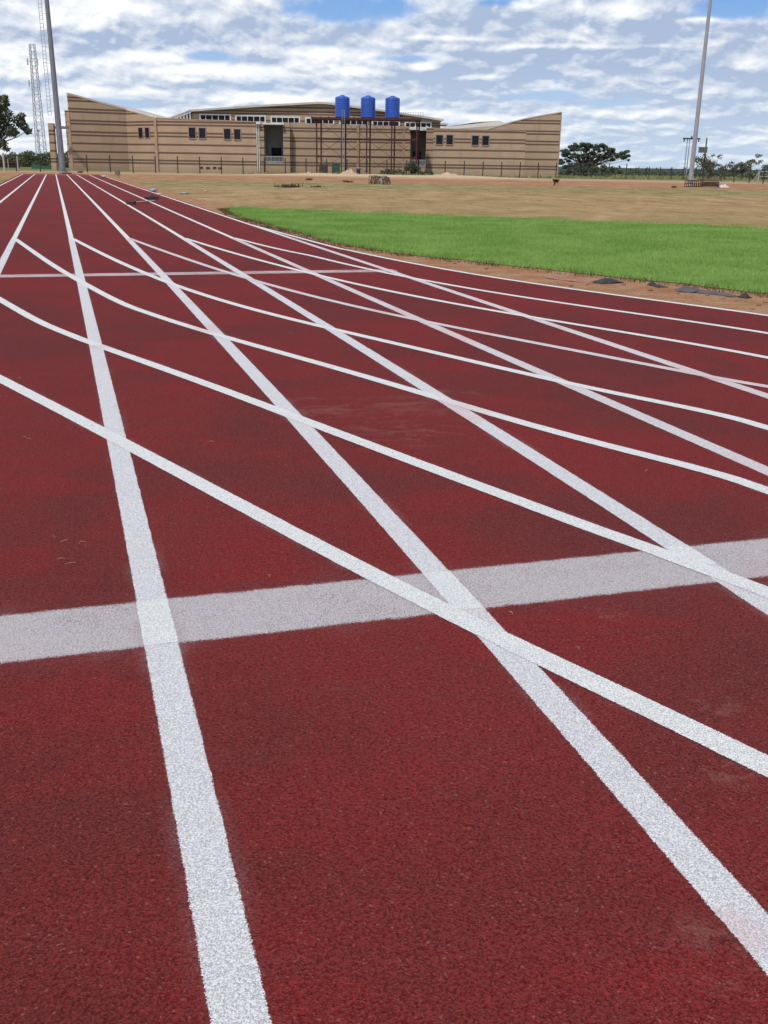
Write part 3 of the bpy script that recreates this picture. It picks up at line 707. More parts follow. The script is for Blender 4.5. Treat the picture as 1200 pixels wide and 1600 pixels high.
def window_pair(parent, rects, Y, frame=0.12, mat_frame=None, proud=0.0):
    for (x0, y0, x1, y1) in rects:
        a = at(x0, y1, Y); c_ = at(x1, y0, Y)
        f = MB(); fr = frame
        xa, xb, za, zb = a.x, c_.x, a.z, c_.z
        yf = Y - 0.06
        f.box(xa - fr, xa, yf, Y - 0.004, za - fr, zb + fr); f.box(xb, xb + fr, yf, Y - 0.004, za - fr, zb + fr)
        f.box(xa, xb, yf + 0.003, Y - 0.004, zb, zb + fr); f.box(xa, xb, yf - 0.05, Y - 0.004, za - fr, za)
        w_ = f.build('window', mat_frame or M_REVEAL, parent)
        g_ = MB(); g_.box(xa, xb, Y - 0.03, Y - 0.006, za, zb); g_.build('pane', M_GLASS, w_)
s = 6.667
window_pair(bld, [(230 + a / s, 150 + b_ / s, 230 + c_ / s, 150 + d / s) for a, b_, c_, d in ((438, 330, 500, 437), (543, 335, 606, 438), (803, 343, 866, 447), (908, 348, 970, 451))], YL)
# windows on the angled wall, set along its plane
dv = Vector((pC[0] - pB[0], pC[1] - pB[1], 0)); Lw = dv.length; dv.normalize(); nv = Vector((dv.y, -dv.x, 0))
for f0, f1 in ((0.40, 0.53), (0.62, 0.75)):
    a = Vector((pB[0], pB[1], 0)) + dv * Lw * f0; c_ = Vector((pB[0], pB[1], 0)) + dv * Lw * f1
    za, zb = hz(225, 215, YL + 1), hz(225, 199.5, YL + 1)
    fr = MB(); cc = (a + c_) / 2
    fr.obox(cc + nv * 0.03 + Vector((0, 0, (za + zb) / 2)), dv, nv, Vector((0, 0, 1)), (c_ - a).length / 2 + 0.12, 0.025, (zb - za) / 2 + 0.12)
    w_ = fr.build('window', M_REVEAL, bld)
    gl = MB(); gl.obox(cc + nv * 0.058 + Vector((0, 0, (za + zb) / 2)), dv, nv, Vector((0, 0, 1)), (c_ - a).length / 2, 0.01, (zb - za) / 2); gl.build('pane', M_GLASS, w_)

# wall between niche and wing end, niche one, centre wall, niche two
def zt(px, py, Y): return hz(px, py, Y)
def seg_wall(px0, px1, pytop0, pytop1, Y, name='wall', mat=mt_brick, th=0.5, zb=ZB):
    x0, x1 = X(px0, 262, Y), X(px1, 262, Y)
    mb = MB(); mb.wall((x0, Y), (x1, Y), zb, zt(px0, pytop0, Y), zt(px1, pytop1, Y), th); return mb.build(name, mat, bld)
YP = 178.6      # piers stand proud of the centre wall
seg_wall(402, 413.5, 189.5, 190, YP, 'pier', mt_brick, 0.9)
seg_wall(443, 453.5, 191, 191.5, YP, 'pier', mt_brick, 0.9)
seg_wall(453.5, 633, 191.6, 197.2, YC, 'centre_wall')
seg_wall(632, 640.5, 197, 197.5, YP, 'pier', mt_brick, 0.9)
seg_wall(665, 677, 199.5, 200, YP - 3, 'pier', mt_brick, 0.9)
for px in (403, 559, 630):  # bright highlight of each pilaster put into the lighter brick
    x0 = X(px - 1.8, 262, YC - 0.5); x1 = X(px + 1.8, 262, YC - 0.5)
    mb = MB(); mb.box(x0, x1, YC - 0.28, YC - 0.004, ZB, zt(px, 194 if px < 500 else (195 if px < 600 else 197.5), YC)); mb.build('pilaster', M_LIGHTBRICK, bld)
def niche(px0, px1, ptop, pbot, prail, Y0, Y1):
    x0, x1 = X(px0, 250, Y0), X(px1, 250, Y0)
    mb = MB(); mb.box(x0 - 0.3, x1 + 0.3, Y1, Y1 + 0.3, ZB, zt(px0, ptop - 2, Y1)); bk = mb.build('niche_wall', M_SHADE, bld)
    mb = MB(); mb.box(x0 - 0.32, x0 - 0.004, Y0 + 0.92, Y1 - 0.003, ZB, zt(px0, ptop - 2, Y0)); mb.box(x1 + 0.004, x1 + 0.32, Y0 + 0.92, Y1 - 0.003, ZB, zt(px0, ptop - 2, Y0)); mb.build('niche_side', M_CONC, bld)
    # canopy, balcony slab, rail, door
    mb = MB(); mb.box(x0 - 0.2, x1 + 0.2, Y0 - 0.7, Y1 - 0.01, zt(px0, ptop, Y0) , zt(px0, ptop - 2.3, Y0)); mb.build('canopy', M_WHITE, bld)
    zs = zt(px0, pbot, Y0)
    mb = MB(); mb.box(x0 - 0.002, x1 + 0.002, Y0 + 0.3, Y1 - 0.004, zs - 0.25, zs); mb.build('balcony_floor', M_CONC, bld)
    mb = MB(); mb.box(x0, x1, Y0 + 0.25, Y0 + 0.29, ZB, zs - 0.26); mb.build('niche_base', mt_brick, bld)
    zr = zt(px0, prail, Y0)
    mb = MB(); mb.box(x0, x1, Y0 + 0.32, Y0 + 0.38, zr - 0.06, zr); mb.box(x0, x1, Y0 + 0.32, Y0 + 0.38, zs + 0.08, zs + 0.13)
    n = 14
    for i in range(n + 1):
        xx = x0 + (x1 - x0) * i / n; mb.box(xx - 0.02, xx + 0.02, Y0 + 0.335, Y0 + 0.365, zs + 0.131, zr - 0.061)
    mb.build('railing', M_WHITE, bld)
    xd = x0 + (x1 - x0) * 0.2
    mb = MB(); mb.box(xd, x1 - (x1 - x0) * 0.25, Y1 - 0.06, Y1 - 0.004, zs + 0.01, zs + 2.3); mb.build('door', M_GLASS, bld)
niche(413.5, 443, 194.5, 253, 244, YP, YP + 5)
niche(640.5, 665, 203, 259, 249.5, YP, YP + 5)
# white glass canopy struts above the second niche
mb = MB()
for a, c_ in (((640, 199), (656, 203)), ((656, 203), (666, 203)), ((662, 203), (668, 197)), ((648, 197), (656, 203)), ((668, 197), (670, 201))):
    mb.bar(at(*a, YP - 1.2), at(*c_, YP - 1.2), 0.16)
mb.build('canopy_frame', M_WHITE, bld)
# right wing and the rising block
seg_wall(676, 819, 201.2, 205.6, YR, 'wing_wall')
window_pair(bld, [(620 + a / 7.5, 150 + b_ / 7.5, 620 + c_ / 7.5, 150 + d / 7.5) for a, b_, c_, d in ((460, 460, 540, 563), (580, 460, 658, 565), (880, 468, 960, 573), (1000, 470, 1080, 575))], YR)
mb = MB(); mb.wall((X(676, 262, YR), YR - 0.04), (X(819, 262, YR), YR - 0.04), zt(676, 201.2, YR) - 0.02, zt(676, 201.2, YR) + 0.1, zt(819, 205.6, YR) + 0.1, 0.6, zt(819, 205.6, YR) - 0.02); mb.build('coping', M_LIGHTBRICK, bld)
prof = [(752, 204), (785, 195.3), (800, 190.8), (820, 186), (848, 180.8), (877, 176)]
xr0, xr1 = X(752, 268, YRB), X(870.5, 268, YRB)
def blx(px): return xr0 + (xr1 - xr0) * (px - 752) / (877 - 752)
tops = [(blx(px), hz(px, py, YRB)) for px, py in prof]
mb = MB(); mb.prism([(xr0, ZB), (xr1, ZB)] + tops[::-1], YRB, YRB + 0.5); mb.build('end_wall', mt_brick, bld)
mb = MB()
for i in range(len(tops) - 1):
    (x0, z0), (x1, z1) = tops[i], tops[i + 1]
    mb.wall((x0, YRB - 0.05), (x1, YRB - 0.05), z0 - 0.01, z0 + 0.16, z1 + 0.16, 0.6, z1 - 0.01)
mb.build('roof_edge', M_FASCIA, bld)
mb = MB(); mb.box(xr1 + 0.004, xr1 + 0.18, YRB + 0.02, YRB + 18, ZB, tops[-1][1] + 0.1); mb.build('side_wall', M_LIGHTBRICK, bld)
mb = MB(); mb.add([(tops[i][0], YRB + 0.5, tops[i][1]) for i in range(6)] + [(tops[i][0], YRB + 20, tops[i][1] + 0.3) for i in range(6)], [(i, i + 1, i + 7, i + 6) for i in range(5)]); mb.build('roof', M_ROOF, bld)
# pale roof slope seen over the right wing
q = [at(686, 201, YRB + 1), at(758, 203, YRB + 1), at(790, 193, YRB + 1), at(781, 188.5, YRB + 9), at(740, 191.5, YRB + 9), at(694, 198.5, YRB + 9)]
mb = MB(); mb.add(q + [v_ - Vector((0, 0, 0.2)) for v_ in q], [(0, 1, 2, 3, 4, 5), (11, 10, 9, 8, 7, 6)] + [(i, i + 6, (i + 1) % 6 + 6, (i + 1) % 6) for i in range(6)]); mb.build('roof', M_ROOF, bld)
mb = MB(); mb.box(X(688, 195, YH - 2), X(699, 195, YH - 2), YH - 3, YH + 4, zt(694, 195.5, YH - 2), zt(694, 192.8, YH - 2)); mb.build('gutter', M_FASCIA, bld)
# hall behind: low gable with a band of windows
hp = [(282, 186), (296, 174.2), (400, 167.2), (480, 162.9), (497, 162), (512, 162.8), (600, 174.2), (693, 189)]
hx = [at(px, py, YH) for px, py in hp]
x0 = X(299, 200, YH); x1 = X(688, 200, YH)
poly_h = [(x0, 3.0), (x1, 3.0), (x1, hz(688, 188.5, YH))] + [(p_.x, p_.z - 0.05) for p_ in hx[6:1:-1]] + [(x0, hz(299, 174.3, YH))]
mb = MB(); mb.prism(poly_h, YH, YH + 0.5); hall = mb.build('hall_wall', mt_brick, bld)
mb = MB()
for i in range(1, len(hx) - 1):
    a, c_ = hx[i], hx[i + 1]
    mb.wall((a.x, YH - 0.7), (c_.x, YH - 0.7), a.z - 0.05, a.z + 0.28, c_.z + 0.28, 1.0, c_.z - 0.05)
mb.build('roof_edge', M_FASCIA, bld)
mb = MB(); n_ = len(hx)
mb.add([p_ + Vector((0, 0.3, 0.2)) for p_ in hx[1:]] + [p_ + Vector((0, 30, 0.2)) for p_ in hx[1:]], [(i, i + 1, i + n_, i + n_ - 1) for i in range(n_ - 2)]); mb.build('roof', M_ROOF, bld)
# left roof slope and pale louvres below it
a, c_ = at(266, 185.5, YH - 4), at(297, 174, YH - 0.8)
mb = MB(); mb.wall((a.x, YH - 4), (c_.x, YH - 0.8), a.z - 0.15, a.z + 0.2, c_.z + 0.25, 0.8, c_.z - 0.15); mb.build('roof_edge', M_FASCIA, bld)
mb = MB()
a, c_ = at(270, 187, YH - 3), at(299, 176, YH)
mb.wall((a.x, YH - 3), (c_.x, YH), 4.0, a.z, c_.z, 0.3); mb.build('side_wall', M_DARKWOOD, bld)
for i in range(5):
    mb = MB()
    px = 276 + i * 5; pa = at(px, 186.5, YH - 2.6 + i * 0.55); pb_ = at(px, 183 - i * 1.6, YH - 2.6 + i * 0.55)
    mb.box(pa.x, pa.x + 0.3, pa.y - 0.3, pa.y - 0.05, pa.z, pb_.z)
    mb.build('louvre', M_WHITE, bld)
for (x0p, x1p, yt, ybt) in ((312, 361, 178.2, 190), (368, 415.5, 180, 191.5), (423, 469, 182, 193), (477, 522.5, 183.8, 194.5), (530, 575, 186.2, 196), (581, 625, 188.2, 198), (632, 674.5, 190.5, 200)):
    a = at(x0p, ybt, YH); c_ = at(x1p, yt + 0.4, YH)
    fr = MB(); t_ = 0.2; yf = YH - 0.12
    fr.box(a.x, c_.x, yf, YH - 0.004, c_.z - t_, c_.z); fr.box(a.x, c_.x, yf, YH - 0.004, a.z, a.z + t_)
    fr.box(a.x, a.x + t_ * 1.2, yf + 0.003, YH - 0.004, a.z + t_, c_.z - t_); fr.box(c_.x - t_ * 1.2, c_.x, yf + 0.003, YH - 0.004, a.z + t_, c_.z - t_)
    for i in range(1, 5):
        xx = a.x + (c_.x - a.x) * i / 5; fr.box(xx - 0.055, xx + 0.055, yf + 0.003, YH - 0.004, a.z + t_, c_.z - t_)
    w_ = fr.build('window', M_WHITE, bld)
    g_ = MB(); g_.box(a.x + t_, c_.x - t_, YH - 0.05, YH - 0.006, a.z + t_, c_.z - t_); g_.build('pane', M_GLASS, w_)
# down pipes and gutter heads
for px, py0, Y in ((401, 192, YP - 0.1), (404.2, 193, YP - 0.1)):
    mb = MB(); mb.tube([at(px, py0, Y), Vector((at(px, py0, Y).x, Y, 0.1))], 0.09, 8); mb.build('downpipe', M_WHITE, bld)
mb = MB(); p_ = at(402, 191, YP - 0.3); mb.box(p_.x - 0.35, p_.x + 0.5, YP - 0.5, YP - 0.15, p_.z - 0.3, p_.z + 0.1); mb.build('gutter', M_WHITE, bld)
# dark vents low on the wing wall
for a, c_, yv in ((450, 468, 488), (488, 512, 490), (530, 552, 489), (565, 588, 491)):
    p0 = at(200 + a / 4, 140 + (yv + 6) / 4, YL); p1 = at(200 + c_ / 4, 140 + (yv - 6) / 4, YL)
    mb = MB(); mb.box(p0.x, p1.x, YL - 0.05, YL - 0.005, max(0.15, p0.z), max(0.55, p1.z)); mb.build('vent', M_RUST, bld)

# free-standing brick portal left of the building
xq0, xq1 = X(80.5, 264, 158), X(88.5, 264, 158)
gate = thing('brick_portal', ((xq0 + xq1) / 2, 158, 0), 'banded brick pillar carrying a thin beam to the building corner', 'pillar')
mb = MB(); zt_ = hz(74, 192.5, 158); mb.box(xq0, xq1, 158, 158.9, ZB, zt_); mb.build('pillar', mt_brick, gate)
mb = MB(); mb.box(xq1 - 0.1, X(112, 262, 158.3), 158.3, 158.6, zt_ - 0.75, zt_ - 0.35); mb.build('beam', M_GALV_DK, gate)

# rooftop guard rail above the second niche
rl = thing('guard_rail', at(648, 187, 178), 'thin metal guard rail standing above the tank platform end', 'railing')
mb = MB(); a = at(630, 186, 178); c_ = at(661, 186.5, 178)
for i in range(9):
    xx = a.x + (c_.x - a.x) * i / 8; mb.tube([(xx, 178, a.z - 0.3), (xx, 178, a.z + 1.05)], 0.025, 6)
for h in (0.55, 1.05): mb.tube([(a.x, 178, a.z + h), (c_.x, 178, a.z + h)], 0.025, 6)
mb.build('rail', M_GALV, rl)

# ------------------------------------------------------------------ tank stand and tanks
YT0, YT1 = 168.5, 172.5
ts = thing('tank_stand', (gx(575, 170), 170, 0), 'tall red oxide steel stand carrying the blue tanks', 'tank stand')
pz = hz(575, 183.6, YT0)
fx = [X(px, 265, YT0) for px in (495, 533, 571, 610, 650)]
bx_ = [X(px, 262, YT1) for px in (500.5, 539, 577.5, 616, 656)]
fx = [fx[0] + (fx[-1] - fx[0]) * i / 4 for i in range(5)]
for xx, yy_ in [(x_, YT0) for x_ in fx] + [(x_ + 0.45, YT1) for x_ in fx]:
    mb = MB(); mb.box(xx - 0.11, xx + 0.11, yy_ - 0.11, yy_ + 0.11, 0, pz - 0.35); mb.build('post', M_REDOX, ts)
zz1, zz2 = hz(540, 217, YT0), hz(540, 245, YT0)
for yy_ in (YT0, YT1):
    for zq in (zz1, zz2):
        mb = MB(); mb.box(fx[0] + 0.112, fx[-1] - 0.112, yy_ - 0.06, yy_ + 0.06, zq - 0.1, zq + 0.1); mb.build('beam', M_REDOX, ts)
for i in range(4):
    mb = MB()
    for za, zb in ((0.4, zz2), (zz2, zz1), (zz1, pz - 0.4)):
        mb.bar((fx[i], YT0 + 0.03, za), (fx[i + 1], YT0 + 0.03, zb), 0.05); mb.bar((fx[i], YT0 - 0.03, zb), (fx[i + 1], YT0 - 0.03, za), 0.05)
    mb.build('brace', M_REDOX, ts)
mb = MB(); mb.box(fx[0] - 0.8, fx[-1] + 0.6, YT0 - 0.6, YT1 + 0.6, pz - 0.35, pz - 0.05)
for i in range(14):
    xx = fx[0] - 0.7 + i * (fx[-1] - fx[0] + 1.3) / 13; mb.box(xx - 0.08, xx + 0.08, YT0 - 0.62, YT1 + 0.62, pz - 0.048, pz + 0.03)
mb.build('platform', M_REDOX, ts)
lad = MB(); lx = X(536.5, 230, YT0 - 0.7)
for d in (-0.2, 0.2): lad.tube([(lx + d, YT0 - 0.7, 0), (lx + d, YT0 - 0.7, pz + 1.0)], 0.03, 6)
for i in range(28): lad.tube([(lx - 0.2, YT0 - 0.7, 0.3 + i * 0.33), (lx + 0.2, YT0 - 0.7, 0.3 + i * 0.33)], 0.02, 5)
lad.build('ladder', M_GALV, ts)
tank_lab = ['blue plastic water tank nearest the ladder, leftmost of three', 'blue plastic water tank between two others on the red stand', 'blue plastic water tank at the right end of the three']
proto = None
for i, (px, pt) in enumerate(((535, 148.5), (575, 150), (613, 152))):
    YT = 170.5; xx = X(px, 185, YT); r_ = 1.12
    ztk = pz + 0.032; H = hz(px, pt, YT) - ztk
    if proto is None:
        t = thing('water_tank', (xx, YT, ztk), tank_lab[i], 'water tank', 'blue tanks on the stand')
        mb = MB(); prof_ = [(r_ * 0.97, 0), (r_, 0.08)]
        hb = H * 0.87
        nrib = 9
        for j in range(nrib):
            z0 = 0.08 + (hb - 0.08) * j / nrib; dz = (hb - 0.08) / nrib
            prof_ += [(r_, z0 + 0.02), (r_, z0 + dz * 0.72), (r_ * 0.988, z0 + dz * 0.80), (r_ * 0.988, z0 + dz * 0.94)]
        prof_ += [(r_ * 0.99, hb), (r_ * 0.93, hb + 0.10), (r_ * 0.72, hb + H * 0.055), (r_ * 0.34, hb + H * 0.10)]
        mb.lathe(prof_, (xx, YT, ztk), 36); mb.build('body', M_BLUE, t)
        mb = MB(); mb.lathe([(r_ * 0.30, hb + H * 0.098), (r_ * 0.30, hb + H * 0.125), (r_ * 0.2, hb + H * 0.13)], (xx, YT, ztk), 20); mb.build('lid', M_BLUE, t)
        proto = t
    else:
        t = proto.copy(); COL.objects.link(t); t.location = (xx, YT, ztk); t['label'] = tank_lab[i]
        for ch in proto.children:
            c2 = ch.copy(); COL.objects.link(c2); c2.parent = t

# ------------------------------------------------------------------ fences
def fence(name, label, pts, hgt, rad, wires, mesh_gap, arm=False):
    root = thing(name, (pts[len(pts) // 2][0], pts[len(pts) // 2][1], terrain_z(0, pts[len(pts) // 2][1])), label, 'fence')
    for (x_, y_) in pts:
        mb = MB(); mb.tube([(x_, y_, -0.2), (x_, y_, hgt)], rad, 8)
        if arm: mb.tube([(x_, y_, hgt), (x_ - 0.05, y_ - 0.2, hgt + 0.18)], rad * 0.7, 6)
        mb.build('post', M_POST, root)
    mb = MB()
    for i in range(len(pts) - 1):
        a = pts[i]; c_ = pts[i + 1]
        for zq in wires: mb.bar((a[0], a[1], zq), (c_[0], c_[1], zq), 0.012)
        if mesh_gap:
            nn = int(3 / mesh_gap)
            for j in range(1, nn):
                t_ = j / nn; xx = a[0] + (c_[0] - a[0]) * t_; yq = a[1] + (c_[1] - a[1]) * t_
                mb.bar((xx, yq, wires[0]), (xx, yq, wires[-1]), 0.008)
    mb.build('wire_mesh', M_WIRE, root)
    return root
KF = 0.3078
ppx = [26, 64, 101, 139, 175.5, 212, 248, 282.7, 317.5, 352, 386, 419, 452, 484.5, 516.6, 548, 579.6, 609.6, 640.6, 670.4, 700, 729, 758.7, 787, 814.6, 843, 870.8, 897, 924, 951, 977.6]
Y00 = 155.5
x_first = None; pts = []
def fsolve(px):
    Y = 150.0
    for _ in range(12):
        x_ = gx(px, Y); Y = Y00 + KF * x_
    return gx(px, Y), Y
x_a = fsolve(26)[0]; x_b = fsolve(977.6)[0]; n = len(ppx) - 1
for i in range(-3, n + 1):
    x_ = x_a + (x_b - x_a) * i / n; pts.append((x_, Y00 + KF * x_))
fence('wire_fence', 'long fence of dark posts and thin wire before the building', pts, 2.2, 0.075, (0.15, 0.7, 1.2, 1.7, 2.12), 0.5)
pts2 = []
for px in (989.5, 1006, 1023.5, 1041, 1060, 1079, 1099, 1120, 1140, 1164, 1186, 1212):
    Y = 165.0
    for _ in range(20):
        x_ = gx(px, Y); Y = 192 - (x_ - 44) / 2.9 * 57
        Y = max(110, min(200, Y)) * 0.5 + 0.5 * (x_ / ((px - 600) / 1699))
    # walk the line x = 44 + 2.9 t, y = 192 - 57 t
    a_ = (px - 600) / 1699 - 0.0
    t_ = (a_ * 192 - 44) / (2.9 + 57 * a_)
    pts2.append((44 + 2.9 * t_, 192 - 57 * t_))
fence('wire_fence', 'side fence of dark posts running beside the right floodlight mast', pts2, 1.85, 0.075, (0.15, 0.7, 1.2, 1.8), 0.6)

# ------------------------------------------------------------------ floodlight masts
def mast(px, py, Y, r0, r1, H, mat, label, ladder, top_px):
    x_ = gx(px, Y)
    t = thing('floodlight_mast', (x_, Y, 0), label, 'light mast', 'floodlight masts')
    xt = at(top_px, 0, Y); lean = (xt.x - x_) / xt.z
    mb = MB(); zs = [0, 1.2, 1.25, 8, 8.05, 16, 16.05, H]
    def rr(z): return r0 + (r1 - r0) * z / H
    rads = [rr(0) * 1.02, rr(1.2) * 1.02, rr(1.25), rr(8) * 1.0, rr(8.05) * 0.975, rr(16) * 0.975, rr(16.05) * 0.95, r1 * 0.95]
    mb.tube([(x_ + lean * z, Y, z) for z in zs], rads, 20); mb.build('mast', mat, t)
    mb = MB(); mb.lathe([(r0 * 1.7, 0.0), (r0 * 1.7, 0.09), (r0 * 1.05, 0.09), (r0 * 1.05, 0.16)], (x_, Y, 0), 20)
    for j in range(8):
        a = j * math.pi / 4; mb.box(x_ + math.cos(a) * r0 * 1.4 - 0.04, x_ + math.cos(a) * r0 * 1.4 + 0.04, Y + math.sin(a) * r0 * 1.4 - 0.04, Y + math.sin(a) * r0 * 1.4 + 0.04, 0.091, 0.2)
    mb.build('base_plate', mat, t)
    if ladder:
        mb = MB(); z0 = hz(80, 180, Y)
        for d in (-1.25, -0.80): mb.tube([(x_ + lean * z + d * (1 - 0.006 * z), Y, z) for z in (z0, H)], 0.03, 6)
        z = z0
        while z < H:
            xx = x_ + lean * z; f_ = (1 - 0.006 * z)
            mb.tube([(xx - 1.25 * f_, Y, z), (xx - 0.80 * f_, Y, z)], 0.025, 5); z += 0.45
        k_ = 0
        z = z0 + 0.5
        while z < H:
            xx = x_ + lean * z; mb.bar((xx - 1.25, Y, z), (xx - 0.2, Y, z), 0.035); z += 1.9
        mb.build('ladder', M_GALV, t)
    mb = MB(); xx = x_ + lean * H
    mb.box(xx - 2.2, xx + 2.2, Y - 0.1, Y + 0.1, H - 0.2, H); mb.box(xx - 2.2, xx + 2.2, Y - 0.1, Y + 0.1, H - 1.4, H - 1.2); mb.build('crossarm', mat, t)
    return t
mast(98, 268, 142.5, 0.40, 0.22, 32, M_GALV_DK, 'dark grey floodlight mast with a ladder at the far track end', True, 73)
mast(1078, 290, 112, 0.235, 0.12, 30, M_GALV, 'slim pale floodlight mast rising behind a rusty pile', False, 1110)
mb = MB()  # small clamp box on the right mast is part of the pole's wiring
# ------------------------------------------------------------------ telecom mast
YM = 380.0
xm = gx(66, YM); tm = thing('telecom_tower', (xm, YM, -2.2), 'tall pale lattice radio tower far behind the trees', 'radio tower')
mb = MB(); ztop = hz(48, 69, YM); zb0 = -2.2
xtop = at(50, 69, YM).x; ln = (xtop - xm) / (ztop + 2.2)
hw0, hw1 = 1.5, 0.75
def cor(z, i):
    f = (z - zb0) / (ztop - zb0); h_ = hw0 + (hw1 - hw0) * f
    sx, sy = ((-1, -1), (1, -1), (1, 1), (-1, 1))[i]
    return Vector((xm + ln * (z - zb0) + sx * h_, YM + sy * h_, z))
nb = 18
for i in range(4): mb.tube([cor(zb0, i), cor(ztop, i)], 0.14, 5)
for j in range(nb):
    z0 = zb0 + (ztop - zb0) * j / nb; z1 = zb0 + (ztop - zb0) * (j + 1) / nb
    for i in range(4):
        mb.bar(cor(z0, i), cor(z1, (i + 1) % 4), 0.10); mb.bar(cor(z1, i), cor(z1, (i + 1) % 4), 0.10)
mb.build('lattice', M_MAST, tm)
for py in (97, 131):
    z = hz(52, py, YM)
    for sgn in (-1, 1):
        mb = MB(); c_ = cor(z, 0 if sgn < 0 else 1); mb.box(c_.x + sgn * 0.8 - 0.2, c_.x + sgn * 0.8 + 0.2, YM - 1.3, YM - 0.95, z - 1.0, z + 1.0); mb.bar((c_.x, YM, z), (c_.x + sgn * 0.8, YM - 0.94, z), 0.12); mb.build('antenna', M_MAST, tm)
for px in (55, 72):
    pass
yl = 250.0; xl = gx(64.5, yl)
sm = thing('lamp_pole', (xl, yl, terrain_z(0, yl)), 'thin grey pole with a small head left of the brick pillar', 'pole')
mb = MB(); zt2 = hz(60, 205, yl); mb.tube([(xl, yl, -1), (xl, yl, zt2)], [0.16, 0.10], 8); mb.build('pole', M_GALV, sm)
mb = MB(); mb.box(xl - 0.35, xl + 0.25, yl - 0.2, yl + 0.2, zt2, zt2 + 0.3); mb.build('lamp_head', M_GALV_DK, sm)

# ------------------------------------------------------------------ power poles on the right
yp = 230.0; xp = gx(1070, yp)
pp = thing('power_pole', (xp, yp, terrain_z(0, yp)), 'thin twin power pole with a dark crossarm behind the right mast', 'power pole', 'power poles')
zp = hz(1073, 217, yp)
for d in (-0.25, 0.25):
    mb = MB(); mb.tube([(xp + d, yp, -1), (xp + d, yp, zp)], [0.12, 0.09], 8); mb.build('pole', M_GALV, pp)
mb = MB(); a = at(1067, 216.3, yp); c_ = at(1094, 216.3, yp); mb.box(a.x, c_.x, yp - 0.2, yp - 0.05, a.z - 0.17, a.z + 0.12); mb.build('crossarm', M_POST, pp)
for i in range(3):
    xx = a.x + (c_.x - a.x) * (0.08 + 0.42 * i); mb = MB(); mb.lathe([(0.14, 0), (0.18, 0.12), (0.1, 0.24), (0.16, 0.34), (0.05, 0.45)], (xx, yp - 0.12, a.z - 0.62 if i != 1 else a.z + 0.12), 10); mb.build('insulator', M_POST, pp)
yp = 182.0; xp = gx(1097.5, yp)
pp = thing('power_pole', (xp, yp, 0), 'dark pole carrying a grey transformer box right of the mast', 'power pole', 'power poles')
mb = MB(); zp = hz(1102, 215, yp); mb.tube([(xp, yp, -0.2), (xp, yp, zp)], [0.17, 0.10], 8); mb.build('pole', M_POST, pp)
mb = MB(); a = at(1090.5, 238.5, yp); c_ = at(1103.5, 230, yp); mb.box(a.x, c_.x, yp - 0.85, yp - 0.18, a.z, c_.z - 0.1); mb.box(a.x - 0.05, c_.x + 0.05, yp - 0.9, yp - 0.15, c_.z - 0.1, c_.z)
for i in range(5): mb.box(a.x + 0.15 + i * (c_.x - a.x - 0.3) / 5, a.x + 0.21 + i * (c_.x - a.x - 0.3) / 5, yp - 0.93, yp - 0.851, a.z + 0.1, c_.z - 0.2)
mb.build('transformer', M_BOX, pp)

# ------------------------------------------------------------------ trees and bushes
def leaves(name, clumps, n, size, mat, parent, flat=1.0, seed=1):
    r = np.random.default_rng(seed)
    wts = np.array([c_[3] ** 2 for c_ in clumps]); wts /= wts.sum()
    idx = r.choice(len(clumps), n, p=wts)
    c_ = np.array([q[:3] for q in clumps])[idx]; rad = np.array([q[3] for q in clumps])[idx]
    d = r.normal(size=(n, 3)); d /= np.linalg.norm(d, axis=1)[:, None]
    rr = rad * r.uniform(0.15, 1.0, n) ** 0.5
    p = c_ + d * rr[:, None] * np.array([1, 1, flat])
    a = r.normal(size=(n, 3)); a /= np.linalg.norm(a, axis=1)[:, None]
    b_ = np.cross(a, r.normal(size=(n, 3))); b_ /= np.linalg.norm(b_, axis=1)[:, None]
    s_ = size * r.uniform(0.5, 1.3, n)[:, None]
    co = np.empty((n * 4, 3))
    co[0::4] = p - a * s_; co[1::4] = p + b_ * s_ * 0.5; co[2::4] = p + a * s_; co[3::4] = p - b_ * s_ * 0.5
    return quads_mesh(name, mat, co, 4, parent)
def limb(mb, a, b_, r0, r1, bend=0.15, seed=0):
    r = random.Random(seed); a = Vector(a); b_ = Vector(b_); L = (b_ - a).length
    pts = [a]
    for t in (0.33, 0.66): pts.append(a.lerp(b_, t) + Vector((r.uniform(-1, 1), r.uniform(-1, 1), r.uniform(-.3, 1))) * L * bend * 0.5)
    pts.append(b_); mb.tube(pts, [r0, r0 * .75 + r1 * .25, r0 * .4 + r1 * .6, r1], 7)

def tree(name, label, base, clumps, trunk_h, tr, nleaf, lsize, lmat, bmat, flat=0.7, seed=1, group=None, trunks=1):
    t = thing(name, base, label, 'tree', group)
    B = Vector(base); mb = MB()
    for q in range(trunks):
        off_ = Vector((0.35 * (q - (trunks - 1) / 2), 0.1 * q, 0))
        fork = B + off_ * 2 + Vector((0.1, 0, trunk_h)); mb.tube([B + off_ + Vector((0, 0, -0.3)), B + off_ * 1.5 + Vector((0.05, 0, trunk_h * 0.5)), fork], [tr * 1.25, tr, tr * 0.8], 9)
        for i, c_ in enumerate(clumps):
            if i % trunks == q: limb(mb, fork, c_[:3], tr * 0.5, tr * 0.1, 0.2, seed * 31 + i)
    mb.build('trunk', bmat, t)
    leaves('crown', clumps, nleaf, lsize, lmat, t, flat, seed)
    return t
def cl_px(lst, Y, dy=2.0, seed=0):
    r = random.Random(seed); out = []
    for px, py, rp in lst:
        p_ = at(px, py, Y); out.append((p_.x, Y + r.uniform(-dy, dy), p_.z, rp * Y / 1720))
    return out
